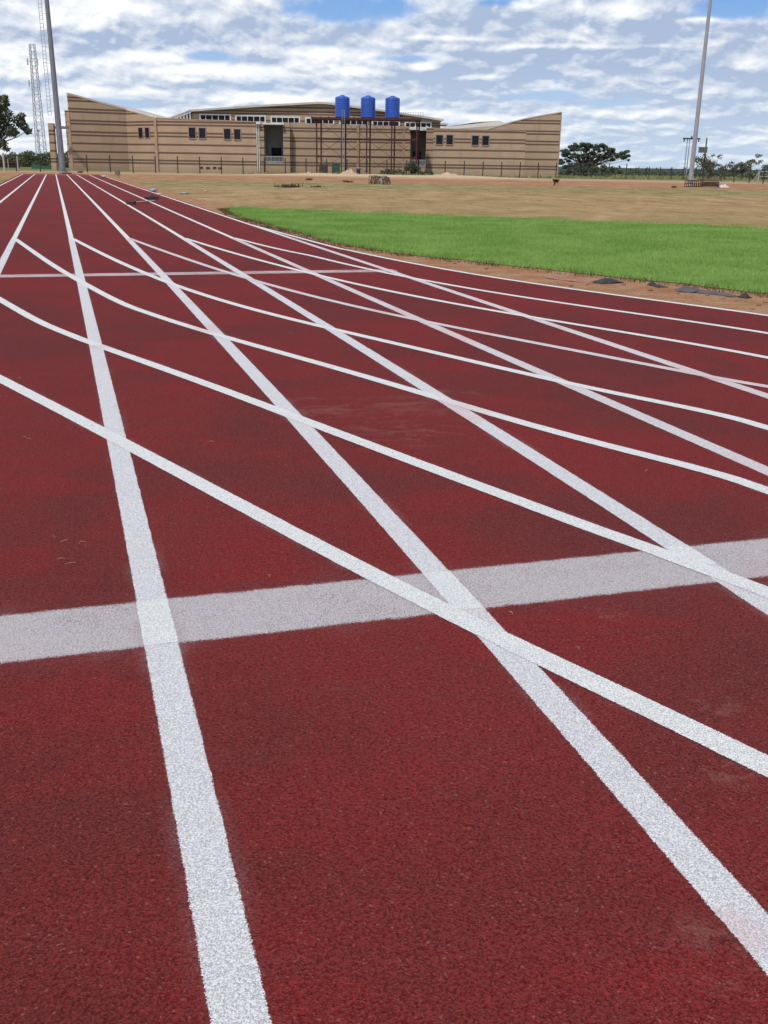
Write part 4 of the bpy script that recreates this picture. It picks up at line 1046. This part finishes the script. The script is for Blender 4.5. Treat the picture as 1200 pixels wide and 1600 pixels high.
# broad dark tree at the left edge
Yt = 150.0
cls = cl_px([(-40, 185, 30), (-15, 165, 20), (5, 160, 13), (14, 153, 5), (-25, 205, 26), (8, 180, 16), (22, 188, 11), (30, 196, 9), (38, 204, 7), (25, 206, 10), (8, 200, 14), (-5, 215, 16), (10, 226, 9), (-10, 232, 12), (16, 233, 5), (-50, 225, 20), (28, 180, 6)], Yt, 2.5, 4)
tree('broadleaf_tree', 'big dark leafy tree cut off by the left edge', (gx(4, Yt) - 1.2, Yt, 0), cls, 2.6, 0.24, 7500, 0.24, M_LEAF_DK, M_BARK_PALE, 0.8, 5)
# umbrella acacia beside the right end of the building
Yt = 205.0
r7 = random.Random(17); lst = []
for i in range(105):
    px = r7.uniform(877, 978); f = (px - 878) / 98
    topy = 237 - 13 * math.sin(math.pi * min(1, f * 1.12 + 0.08)) + r7.uniform(-2, 3)
    lst.append((px, topy + r7.uniform(0, 1) ** 1.4 * 24 * (1 - 0.45 * f), r7.uniform(2.2, 5.5)))
for i in range(12): lst.append((r7.uniform(876, 925), r7.uniform(250, 264), r7.uniform(4, 8)))
cls = cl_px(lst, Yt, 3.5, 8)
tree('acacia_tree', 'wide dark flat-topped acacia beside the right end wall', (gx(912, Yt), Yt, 0), cls, 1.5, 0.17, 12500, 0.21, M_LEAF_AC, M_BARK, 0.5, 9, None, 3)
Yt = 186.0
cls = cl_px([(1105 + r7.gauss(0, 13), 256 + r7.gauss(0, 6), r7.uniform(4, 9)) for _ in range(34)] + [(1114, 244, 4), (1094, 249, 4)], Yt, 1.5, 3)
tree('thorn_tree', 'small open grey-green thorn tree behind the transformer pole', (gx(1110, Yt), Yt, 0), cls, 1.2, 0.10, 1900, 0.16, M_LEAF_DRY, M_BARK, 0.7, 12, 'thorn trees behind the side fence')
cls = cl_px([(px, 268 - (px - 1125) * 0.27 + r7.gauss(0, 4), r7.uniform(3, 7)) for px in np.linspace(1128, 1188, 26)] + [(1150 + r7.gauss(0, 14), 263 + r7.gauss(0, 3), 6) for _ in range(12)], Yt, 1.5, 6)
tree('thorn_tree', 'low spreading thorn tree between transformer pole and white posts', (gx(1158, Yt), Yt, 0), cls, 1.0, 0.10, 2100, 0.16, M_LEAF_DRY, M_BARK, 0.45, 14, 'thorn trees behind the side fence')
cls = cl_px([(1195, 262, 8), (1205, 259, 9), (1215, 264, 9)], Yt, 1.5, 7)
tree('thorn_tree', 'dark bushy thorn tree cut off by the right edge', (gx(1202, Yt), Yt, 0), cls, 0.8, 0.10, 900, 0.16, M_LEAF_BU, M_BARK, 0.7, 15, 'thorn trees behind the side fence')

def bush(label, lst, Y, n, size, mat, seed, group, name='bush'):
    cls = cl_px(lst, Y, 1.2, seed); bx0 = sum(c_[0] for c_ in cls) / len(cls); gz = terrain_z(0, Y)
    t = thing(name, (bx0, Y, gz), label, 'bush', group)
    mb = MB()
    for i, c_ in enumerate(cls): limb(mb, (bx0 + 0.1 * (i - len(cls) / 2), Y, gz - 0.1), c_[:3], 0.07, 0.02, 0.2, seed + i)
    mb.build('stem', M_BARK, t); leaves('foliage', cls, n, size, mat, t, 0.8, seed)
g_ = 'bushes behind the left end of the fence'
bush('grey-green bush under the big left tree', [(-5, 250, 11), (10, 250, 11), (22, 247, 11), (14, 258, 9)], 215, 1500, 0.26, M_LEAF_DRY, 21, g_)
bush('round green bush between left tree and lattice tower', [(36, 246, 11), (48, 244, 11), (42, 254, 11), (30, 256, 9)], 212, 1700, 0.26, M_LEAF_BU, 22, g_)
bush('green bush standing behind the brick pillar', [(62, 247, 10), (74, 246, 11), (85, 247, 10), (72, 256, 11), (60, 257, 9)], 214, 1700, 0.26, M_LEAF_BU, 23, g_)
bush('bush glimpsed between dark mast and building corner', [(95, 250, 9), (106, 243, 9), (110, 252, 10), (100, 258, 9)], 210, 1200, 0.26, M_LEAF_BU, 24, g_)
g_ = 'shrubs at the foot of the tank stand'
bush('taller dark green shrub under the second balcony', [(636, 263, 6), (644, 258, 7), (652, 264, 6), (646, 267, 6)], 163.5, 900, 0.16, M_LEAF_DK, 31, g_, 'shrub')
bush('low green shrub at the foot of the red stand', [(598, 270, 5), (606, 268, 5), (615, 269, 5), (624, 268, 5), (630, 270, 4)], 163.0, 900, 0.14, M_LEAF_BU, 32, g_, 'shrub')
bush('low green shrub right of the second balcony', [(658, 270, 4), (666, 270, 4), (674, 271, 4)], 163.0, 500, 0.14, M_LEAF_BU, 33, g_, 'shrub')
g_ = 'bushes behind the verge by the acacia'
bush('dark green bush under the acacia', [(890, 266, 6), (902, 263, 6), (915, 265, 6), (926, 266, 5)], 200, 900, 0.2, M_LEAF_AC, 34, g_)
bush('pale green bush right of the acacia trunks', [(930, 264, 7), (944, 263, 7), (958, 265, 6), (970, 268, 4)], 198, 900, 0.2, M_LEAF_BU, 35, g_)
# distant woodland
cls = []; rw = random.Random(77)
def wood(px0, px1, Y, ytop, ybot, n, rad):
    for _ in range(n):
        px = rw.uniform(px0, px1); yt_ = ytop + 0.016 * (px - px0) + 1.2 * math.sin(px * 0.11) + 0.8 * math.sin(px * 0.31)
        p_ = at(px, rw.uniform(yt_, ybot + 0.016 * (px - px0)), Y + rw.uniform(-10, 10)); cls.append((p_.x, p_.y, p_.z, rw.uniform(0.6, 1.0) * rad))
wood(690, 1250, 290, 263.0, 276, 420, 1.7)
wood(1080, 1240, 205, 268.5, 281, 110, 1.1)
wood(-150, 125, 270, 249.0, 266, 170, 2.2)
o = leaves('far_woodland', cls, 26000, 0.42, M_LEAF_FAR, None, 0.8, 40); tag(o, 'band of far grey-green woodland along the horizon', 'woodland', kind='stuff')

# ------------------------------------------------------------------ things round the left end
def shack():
    Y = 190.0; a = at(-30, 254, Y); c_ = at(21, 254, Y)
    t = thing('low_shed', ((a.x + c_.x) / 2, Y, 0), 'dark low shed behind the white poles at the left edge', 'shed')
    mb = MB(); mb.box(a.x, c_.x, Y, Y + 3, -0.2, a.z); mb.build('wall', M_DARKWOOD, t)
    mb = MB(); mb.box(a.x - 0.3, c_.x + 0.3, Y - 0.4, Y + 3.3, a.z, a.z + 0.12); mb.build('roof', M_RUST, t)
shack()
wp_lab = ['white post left of the dark fence post, nearest the left edge', 'short pale post beside the low shed', 'pale post between the shed and a dark fence post']
for i, (px, pt, Y, r_) in enumerate(((7.2, 240, 147, 0.14), (13.5, 250, 175, 0.09), (28.5, 246, 160, 0.12))):
    x_ = gx(px, Y); mb = MB(); z_ = hz(px, pt, Y); mb.tube([(x_, Y, -0.1), (x_, Y, z_ * 0.5), (x_, Y, z_)], [r_, r_ * 0.95, r_ * 0.9], 10); mb.lathe([(r_ * 1.15, 0), (r_ * 1.15, 0.06), (r_ * 0.4, 0.12)], (x_, Y, z_), 10)
    tag(mb.build('pale_post', M_STONE), wp_lab[i], 'post', 'pale posts by the left fence')
Y = 178.0; a = at(49, 256.5, Y); c_ = at(79, 256.5, Y)
t = thing('shade_net', ((a.x + c_.x) / 2, Y, 0), 'green shade net stretched low left of the brick pillar', 'net')
mb = MB(); n_ = 14; vs = []
for i in range(n_ + 1):
    f = i / n_; top = a.z * (0.85 + 0.2 * math.sin(f * 7)); x_ = a.x + (c_.x - a.x) * f
    vs += [(x_, Y + 0.1 * math.sin(f * 20), -0.1), (x_, Y + 0.1 * math.sin(f * 20 + 1), top)]
mb.add(vs, [(2 * i, 2 * i + 2, 2 * i + 3, 2 * i + 1) for i in range(n_)], True); mb.build('net', M_GREENNET, t)
for f in (0, 0.5, 1):
    mb = MB(); x_ = a.x + (c_.x - a.x) * f; mb.tube([(x_, Y + 0.2, -0.1), (x_, Y + 0.2, a.z + 0.2)], 0.04, 6); mb.build('pole', M_WOOD, t)

def box_thing(name, label, cat, px, py, wpx, hpx, Y, dep, mat, legs=True, group=None, slat=5):
    x_ = gx(px, Y); wd = wpx * Y / 1699; ht = hpx * Y / 1793
    t = thing(name, (x_, Y, 0), label, cat, group)
    mb = MB()
    mb.box(x_ - wd / 2, x_ + wd / 2, Y - dep / 2, Y + dep / 2, 0.12, ht)
    for i in range(slat):
        z0 = 0.16 + (ht - 0.2) * i / slat; mb.box(x_ - wd / 2 - 0.025, x_ + wd / 2 + 0.025, Y - dep / 2 - 0.03, Y - dep / 2 - 0.003, z0, z0 + (ht - 0.2) / slat * 0.8)
    mb.build('body', mat, t)
    mb = MB(); mb.box(x_ - wd / 2 - 0.05, x_ + wd / 2 + 0.05, Y - dep / 2 - 0.05, Y + dep / 2 + 0.05, ht, ht + 0.06); mb.build('lid', mat, t)
    for sx in (-1, 1):
        mb = MB(); mb.box(x_ + sx * wd * 0.4 - 0.06, x_ + sx * wd * 0.4 + 0.06, Y - dep / 2 + 0.02, Y + dep / 2 - 0.02, 0, 0.118); mb.build('skid', M_WOOD, t)
    return t
box_thing('crate', 'dark brown slatted crate under the red stand', 'crate', 505.5, 270, 13, 15, 164.5, 0.9, M_DARKWOOD)
box_thing('cabinet', 'dull green cabinet standing beside the brown crate', 'cabinet', 525, 270, 12, 16, 165.5, 0.9, M_GREEN, slat=2)
x_ = gx(560, 162.5)
t = thing('drum', (x_, 162.5, 0), 'dark purple drum at the foot of the red stand', 'drum')
mb = MB(); mb.lathe([(0.29, 0), (0.3, 0.05), (0.3, 0.28), (0.315, 0.3), (0.3, 0.32), (0.3, 0.58), (0.315, 0.6), (0.3, 0.62), (0.3, 0.98)], (x_, 162.5, 0), 20); mb.build('body', M_PURPLE, t)
mb = MB(); mb.lathe([(0.31, 0.98), (0.31, 1.02), (0.26, 1.03)], (x_, 162.5, 0), 20); mb.build('lid', M_WHITE, t)

# ------------------------------------------------------------------ heaps
def heap(name, label, cat, px, pyb, wpx, hpx, mat, seed, Y=None, group=None, dep=0.6):
    p_ = G(px, pyb) if Y is None else Vector((gx(px, Y), Y, 0))
    wd = wpx * p_.y / 1699; ht = hpx * p_.y / 1793; r = random.Random(seed)
    nu, nv_ = 26, 12; vs = []; ph = [r.uniform(0, 6.28) for _ in range(8)]
    for j in range(nv_):
        for i in range(nu):
            u_ = i / (nu - 1) * 2 - 1; v_ = j / (nv_ - 1) * 2 - 1
            q = max(0.0, 1 - u_ * u_) ** 0.9 * max(0.0, 1 - v_ * v_)
            lump = 1 + 0.28 * math.sin(u_ * 5 + ph[0]) * math.cos(v_ * 3 + ph[1]) + 0.16 * math.sin(u_ * 13 + ph[2] + v_ * 4)
            vs.append((p_.x + u_ * wd / 2 * (1 + 0.08 * math.sin(v_ * 6 + ph[3])), p_.y + v_ * wd * dep / 2 + wd * dep / 2, -0.02 + q * ht * max(0.2, lump)))
    mb = MB(); mb.add(vs, [(j * nu + i, j * nu + i + 1, (j + 1) * nu + i + 1, (j + 1) * nu + i) for j in range(nv_ - 1) for i in range(nu - 1)], True)
    return tag(mb.build(name, mat), label, cat, group)
heap('sand_heap', 'pale peaked sand heap before the tank stand drum', 'sand heap', 545, 0, 30, 9, M_SAND, 1, 150, 'sand heaps along the fence')
heap('sand_heap', 'small pale sand heap left of the brown crate', 'sand heap', 480, 0, 16, 5, M_SAND, 2, 150, 'sand heaps along the fence')
heap('earth_bank', 'long low bank of pale earth before the fence', 'earth bank', 610, 0, 470, 4.2, M_SAND, 3, 146, None, 0.05)
heap('sand_heap', 'flat sand heap between tank stand and right wing', 'sand heap', 700, 0, 60, 6, M_SAND, 4, 152, 'sand heaps along the fence')

def brush(label, px, pyb, wpx, hpx, n, seed, mat=M_TWIG, group='brush heaps on the bare field'):
    p_ = G(px, pyb); wd = wpx * p_.y / 1699; ht = hpx * p_.y / 1793; r = random.Random(seed); mb = MB()
    for i in range(n):
        a = Vector((p_.x + r.gauss(0, 0.27) * wd, p_.y + r.gauss(0, 0.2) * wd, r.uniform(0, ht * 0.25)))
        d = Vector((r.uniform(-1, 1), r.uniform(-1, 1), r.uniform(0.05, 1.1))).normalized() * r.uniform(0.3, 0.9) * ht * 1.3
        mb.tube([a, a + d * 0.5 + Vector((0, 0, 0.02)), a + d], [0.03, 0.02, 0.01], 4, False)
    return tag(mb.build('brush_heap', mat), label, 'brush heap', group)
brush('dark spread heap of dry brush nearest the sand-coloured patch', 450, 293, 30, 7, 120, 1)
brush('small dark tuft of brush below the brown crate', 483, 281.5, 8, 4.5, 50, 2)
brush('low brown brush heap below the sand heap peak', 543, 285, 14, 4, 60, 3)
brush('thin brush scatter between the dark heap and the frames', 495, 292.5, 16, 3, 50, 4)
brush('little dark clump of brush right of the wheelbarrow', 1053, 293.5, 7, 3.5, 40, 5)

# ------------------------------------------------------------------ stack of metal frames
p_ = G(592.5, 288); Y = p_.y
t = thing('hurdle_stack', (p_.x, Y, 0), 'tangled stack of dark wooden frames before the tank stand', 'frame stack')
r = random.Random(5); wd = 33 * Y / 1699; ht = 13.5 * Y / 1793
for i in range(9):
    mb = MB(); x0 = p_.x - wd / 2 + wd * i / 9.8; yy_ = Y + r.uniform(-0.25, 0.3)
    tl = r.uniform(-0.08, 0.08); ww = wd / 5.2; hh = ht * r.uniform(0.8, 1.0)
    c0 = [Vector((x0, yy_, 0)), Vector((x0 + ww, yy_, 0)), Vector((x0 + ww + tl, yy_ + 0.25, hh)), Vector((x0 + tl, yy_ + 0.25, hh))]
    for a, b_ in ((0, 1), (1, 2), (2, 3), (3, 0)): mb.bar(c0[a], c0[b_], 0.07)
    mb.bar(c0[0].lerp(c0[3], 0.5), c0[1].lerp(c0[2], 0.5), 0.06); mb.bar(c0[0], c0[2], 0.05)
    mb.bar(c0[2], c0[2] + Vector((0.12, 0.45, -hh)), 0.06)
    mb.build('frame', M_STONE if i == 4 else (M_TWIG if i % 2 else M_WOOD), t)
mb = MB(); mb.box(p_.x - wd * 0.4, p_.x + wd * 0.42, Y + 0.1, Y + 0.3, ht * 0.98, ht * 1.04); mb.build('top_board', M_STONE, t)

# ------------------------------------------------------------------ wheelbarrow
p_ = G(868, 290); Y = p_.y; sc = Y / 1760
t = thing('wheelbarrow', (p_.x, Y, 0), 'black wheelbarrow parked alone on the red dirt', 'wheelbarrow')
mb = MB(); x0 = p_.x
tp = [(-0.36, 0.64), (0.36, 0.64)]; 
vs = [(x0 - 0.42, Y - 0.32, 0.66), (x0 + 0.40, Y - 0.32, 0.66), (x0 + 0.40, Y + 0.32, 0.66), (x0 - 0.42, Y + 0.32, 0.66), (x0 - 0.18, Y - 0.2, 0.34), (x0 + 0.22, Y - 0.2, 0.34), (x0 + 0.22, Y + 0.2, 0.34), (x0 - 0.18, Y + 0.2, 0.34)]
mb.add(vs, [(0, 1, 5, 4), (1, 2, 6, 5), (2, 3, 7, 6), (3, 0, 4, 7), (4, 5, 6, 7), (3, 2, 1, 0)]); mb.build('tray', M_BLACK, t)
for sy in (-1, 1):
    mb = MB(); mb.tube([(x0 - 0.55, Y + sy * 0.05, 0.2), (x0 - 0.15, Y + sy * 0.2, 0.32), (x0 + 0.3, Y + sy * 0.24, 0.36), (x0 + 0.75, Y + sy * 0.26, 0.62)], 0.02, 6); mb.build('handle', M_BLACK, t)
    mb = MB(); mb.tube([(x0 + 0.2, Y + sy * 0.22, 0.35), (x0 + 0.3, Y + sy * 0.24, 0.0)], 0.02, 6); mb.build('leg', M_BLACK, t)
mb = MB(); ring = [(x0 - 0.5 + 0.17 * math.cos(a), Y, 0.2 + 0.17 * math.sin(a)) for a in np.linspace(0, 2 * math.pi, 17)]; mb.tube(ring, 0.035, 6, False)
wh = mb.build('wheel', M_BLACK, t); t.rotation_euler.z = R(72); t.scale = (0.85, 0.85, 0.85)

# ------------------------------------------------------------------ rusty pile by the right mast
p_ = G(1097, 292.5); Y = p_.y; wd = 51 * Y / 1699
t = thing('harrow_pile', (p_.x, Y, 0), 'rusty pile of steel frames and boards under the right mast', 'scrap pile')
r = random.Random(9)
for i in range(4):
    mb = MB(); x0 = p_.x - wd / 2 + 0.38 * i; hh = 0.62 + r.uniform(-0.08, 0.08)
    for y_ in (Y - 0.25, Y + 0.45):
        for a, b_ in (((x0, 0.03), (x0, hh)), ((x0, hh), (x0 + 0.36, hh)), ((x0 + 0.36, hh), (x0 + 0.36, 0.03)), ((x0, 0.3), (x0 + 0.36, 0.3)), ((x0, 0.04), (x0 + 0.36, 0.04))):
            mb.bar((a[0], y_, a[1]), (b_[0], y_, b_[1]), 0.06)
    mb.bar((x0, Y - 0.25, hh), (x0, Y + 0.45, hh), 0.06); mb.bar((x0 + 0.36, Y - 0.25, hh), (x0 + 0.36, Y + 0.45, hh), 0.06)
    mb.build('frame', M_RUST, t)
mb = MB()
for i in range(5): mb.box(p_.x - 0.05 + 0.02 * i, p_.x + wd / 2 - 0.04 * (i % 2), Y - 0.3 + 0.03 * (i % 3), Y + 0.6, 0.08 + 0.15 * i, 0.19 + 0.15 * i)
mb.build('board_stack', M_WOOD, t)
mb = MB(); mb.box(p_.x - wd * 0.32, p_.x - wd * 0.2, Y - 0.2, Y + 0.4, 0.70, 0.76); mb.build('tray', M_STONE, t)
mb = MB()
for i in range(3): mb.bar((p_.x - 0.2, Y - 0.42 - 0.04 * i, 0.1 + 0.12 * i), (p_.x + wd / 2 - 0.1, Y - 0.42, 0.22 + 0.1 * i), 0.09)
mb.build('beam', M_RUST, t)
heap('sack', 'crumpled white sack lying beside the rusty pile', 'sack', 1131, 293, 19, 5, M_SACK, 12, None, None, 0.4)

# ------------------------------------------------------------------ white posts at the right edge
Y = 136.0
t = thing('goal_frame', (gx(1184, Y), Y, 0), 'white braced posts with a crossbar at the right edge', 'gate frame')
xa, xb = gx(1184, Y), gx(1200, Y); za = hz(1184, 266.5, Y)
mb = MB(); mb.tube([(xa, Y, -0.1), (xa, Y, za)], 0.12, 10); mb.build('post', M_CONC, t)
mb = MB(); mb.tube([(xb, Y, -0.1), (xb, Y, za)], 0.11, 10); mb.build('post', M_CONC, t)
mb = MB(); mb.tube([(xa, Y - 0.05, za - 0.2), (gx(1173.5, Y), Y - 0.05, 0)], 0.06, 8); mb.build('brace', M_CONC, t)
for zq in (0.85, za - 0.12):
    mb = MB(); mb.tube([(xa + 0.12, Y, zq), (xb + 3, Y, zq)], 0.05, 8); mb.build('crossbar', M_CONC, t)

# ------------------------------------------------------------------ small things on and beside the track
p_ = G(184, 277.5); Y = p_.y
t = thing('marker_box', (p_.x, Y, 0), 'small grey box on a stand at the far track corner', 'box stand')
mb = MB(); mb.box(p_.x - 0.22, p_.x + 0.22, Y - 0.15, Y + 0.15, 0.28, 0.66); mb.build('box', M_BOX, t)
mb = MB(); mb.box(p_.x + 0.0, p_.x + 0.16, Y - 0.08, Y + 0.08, 0, 0.279); mb.build('stand', M_CONC, t)
def lump(name, label, cat, px, py, w_, h_, mat, seed, group=None, Y=None, z=0.0):
    p_ = G(px, py); r = random.Random(seed); vs = []
    nu, nv_ = 12, 7
    for j in range(nv_):
        f = j / (nv_ - 1) * math.pi
        for i in range(nu):
            a = i / nu * 2 * math.pi; k_ = 1 + 0.22 * math.sin(3 * a + seed + j) + r.uniform(-0.12, 0.12)
            vs.append((p_.x + w_ / 2 * k_ * math.cos(a) * math.sin(f), p_.y + w_ * 0.4 * k_ * math.sin(a) * math.sin(f), z + h_ * (0.46 - 0.5 * math.cos(f) * (1 + 0.1 * math.sin(a * 2 + seed)))))
    mb = MB(); mb.add(vs, [(j * nu + i, j * nu + (i + 1) % nu, (j + 1) * nu + (i + 1) % nu, (j + 1) * nu + i) for j in range(nv_ - 1) for i in range(nu)], True)
    return tag(mb.build(name, mat), label, cat, group)
lump('plastic_bag', 'crumpled pale blue plastic bag beside the inner track line', 'bag', 240, 300, 0.42, 0.20, M_BAG, 3)
lump('plastic_sheet', 'flat teal plastic scrap on the dry grass', 'plastic scrap', 288, 303, 0.55, 0.09, M_TEAL, 4)
lump('white_stone', 'small white stone alone on the dry grass', 'stone', 321, 300, 0.20, 0.10, M_STONE, 5)
lump('white_lump', 'white paint lump on the inner line before the blue bag', 'paint lump', 249, 305, 0.22, 0.09, M_SACK, 6, None, None, TRK)
lump('white_lump', 'white paint lump on the line by the marker box', 'paint lump', 163, 277, 0.40, 0.16, M_SACK, 7, None, None, TRK)
# tray and squeegee left on the lanes
p_ = G(237, 311.5, TRK)
t = thing('paint_tray', p_, 'dark shallow paint tray left on the far lane', 'paint tray')
mb = MB(); wd = 15 * p_.y / 1699
for a, c_ in (((-1, -1), (1, -1)), ((1, -1), (1, 1)), ((1, 1), (-1, 1)), ((-1, 1), (-1, -1))):
    mb.bar((p_.x + a[0] * wd / 2, p_.y + a[1] * 0.35, TRK + 0.06), (p_.x + c_[0] * wd / 2, p_.y + c_[1] * 0.35, TRK + 0.06), 0.05, 0.11)
mb.build('rim', M_BLACK, t)
mb = MB(); mb.box(p_.x - wd / 2, p_.x + wd / 2, p_.y - 0.35, p_.y + 0.35, TRK + 0.005, TRK + 0.02); mb.build('tray', M_RUST, t)
mb = MB(); mb.tube([(p_.x - wd * 0.1, p_.y, TRK + 0.1), (p_.x + 0.05, p_.y, TRK + 0.17), (p_.x + wd * 0.5, p_.y - 0.2, TRK + 0.12)], 0.025, 6); mb.build('handle', M_BLACK, t)
a = G(205, 320, TRK); c_ = G(242, 314.8, TRK)
t = thing('squeegee', a, 'long pale-handled squeegee lying across the far lanes', 'squeegee')
mb = MB(); d = Vector((0.9, 0.25, 0)).normalized(); mb.obox((a.x, a.y, TRK + 0.07), Vector((1, -0.35, 0)).normalized(), Vector((0.35, 1, 0)).normalized(), Vector((0, 0, 1)), 0.17, 0.09, 0.055); mb.build('head', M_BLACK, t)
mb = MB(); mb.tube([(a.x + 0.05, a.y, TRK + 0.09), (c_.x, c_.y, TRK + 0.04)], 0.022, 8); mb.build('handle', M_STONE, t)
# low scraps by the end of the track
lump('dark_scrap', 'dark brown scrap beside the foot of the ladder mast', 'scrap', 126, 270, 0.75, 0.22, M_RUST, 8)
lump('dark_scrap', 'low brown scrap on the end edge of the track', 'scrap', 104, 271.5, 1.4, 0.16, M_RUST, 9)

# rubber offcuts on the dirt margin
def offcut(name, label, pxs, wd, mat, lift, thick=0.012, seed=0):
    """a curling strip of rubber: centre line given by photo points, lift = height of the middle and edges along it"""
    pts = [G(*q) for q in pxs]; vs = []; nn = 13
    per = 12; P = catmull([(q.x, q.y) for q in pts], per); m_ = len(P)
    for i, q in enumerate(P):
        d = P[min(i + 1, m_ - 1)] - P[max(0, i - 1)]; d = d / np.linalg.norm(d); s_ = np.array([-d[1], d[0]])
        f = i / (m_ - 1) * (len(lift) - 1); j = min(int(f), len(lift) - 2); tt = f - j; tt = tt * tt * (3 - 2 * tt); h_ = lift[j] + (lift[j + 1] - lift[j]) * tt
        wl = wd * (0.9 + 0.1 * math.sin(i * 0.2 + seed))
        for c_ in range(nn):
            k_ = c_ / (nn - 1) * 2 - 1
            vs.append((q[0] + s_[0] * k_ * wl / 2 * (1 - min(0.4, h_)), q[1] + s_[1] * k_ * wl / 2, 0.02 + 0.75 * h_ * (math.cos(k_ * math.pi / 2) ** 1.4 if abs(k_) < 1 else 0.0) + 0.004 * math.sin(i * 0.45 + k_ * 2)))
    fs = [(i * nn + c_, i * nn + c_ + 1, (i + 1) * nn + c_ + 1, (i + 1) * nn + c_) for i in range(m_ - 1) for c_ in range(nn - 1)]
    n_ = len(vs); vs2 = vs + [(a, b_, c_ - thick) for a, b_, c_ in vs]
    fs2 = fs + [tuple(i + n_ for i in f[::-1]) for f in fs]
    bd = list(range(nn)) + [i * nn + nn - 1 for i in range(1, m_)] + [(m_ - 1) * nn + c_ for c_ in range(nn - 2, -1, -1)] + [i * nn for i in range(m_ - 2, 0, -1)]
    fs2 += [(bd[i], bd[i] + n_, bd[(i + 1) % len(bd)] + n_, bd[(i + 1) % len(bd)]) for i in range(len(bd))]
    mb = MB(); mb.add(vs2, fs2, True)
    return tag(mb.build(name, mat), label, 'rubber offcut', 'rubber offcuts beside the track')
offcut('rubber_offcut', 'flat reddish rubber strip lying on the dirt margin', [(858, 434), (880, 437.5), (905, 440.5), (930, 442)], 0.30, M_REDRUB, [0.02, 0.0, 0.01, 0.0], 0.012, 1)
offcut('rubber_offcut', 'curled black rubber piece at the end of the reddish strip', [(928, 443), (940, 442.5), (952, 442), (964, 443.5)], 0.34, M_BLACK, [0.005, 0.06, 0.075, 0.015], 0.02, 2)
offcut('rubber_offcut', 'small dark rubber scrap between the two long strips', [(1018, 446), (1026, 448), (1036, 450)], 0.18, M_BLACK, [0.055, 0.02, 0.0], 0.02, 3)
offcut('rubber_offcut', 'humped grey rubber sheet lying against the grass edge', [(1056, 455), (1068, 455.5), (1080, 456.5), (1092, 458)], 0.36, M_GREYRUB, [0.005, 0.08, 0.07, 0.03], 0.015, 4)
offcut('rubber_offcut', 'long grey rubber strip trailing along the grass edge', [(1090, 457.5), (1108, 459.5), (1128, 461.5), (1148, 465)], 0.22, M_GREYRUB, [0.03, 0.04, 0.03, 0.0], 0.02, 5)
offcut('rubber_offcut', 'upright black rubber peak nearest the right edge', [(1156, 466), (1163, 466), (1170, 467)], 0.16, M_BLACK, [0.0, 0.085, 0.01], 0.02, 6)
for i, (px, py, w_) in enumerate(((1016, 455, 0.10), (918, 446, 0.07), (974, 446, 0.10), (866, 448, 0.06), (892, 448, 0.08), (1105, 463, 0.08), (1130, 468, 0.06), (1060, 460, 0.06), (760, 421, 0.08), (710, 413, 0.09), (1185, 478, 0.08), (1175, 484, 0.07), (1196, 474, 0.08), (1150, 472, 0.05))):
    lump('earth_clod', 'small lump of red earth on the dirt margin', 'earth clod', px, py, w_ * 0.75, w_ * 0.35, M_CLOD, 20 + i, 'earth clods on the dirt margin')

mb = MB(); rs = random.Random(41)
for px, py in [(38, 683), (45, 686), (95, 873), (110, 880), (85, 838), (100, 845), (128, 848), (903, 1013), (798, 958), (640, 600), (180, 636), (30, 590), (455, 520), (600, 575), (1010, 735), (880, 800), (145, 665), (700, 560), (330, 690), (420, 900)]:
    q = G(px, py, TRK + 0.004); an = rs.uniform(0, 6.28); L_ = rs.uniform(0.012, 0.026)
    d = Vector((math.cos(an), math.sin(an), 0)); n_ = Vector((-d.y, d.x, 0))
    mb.tube([q - d * L_, q + n_ * L_ * rs.uniform(-0.5, 0.5) + Vector((0, 0, 0.006)), q + d * L_], [0.0008, 0.0012, 0.0007], 4, False)
tag(mb.build('straw_litter', M_STRAW), 'thin dry straw bits scattered over the red track', 'straw', kind='stuff')
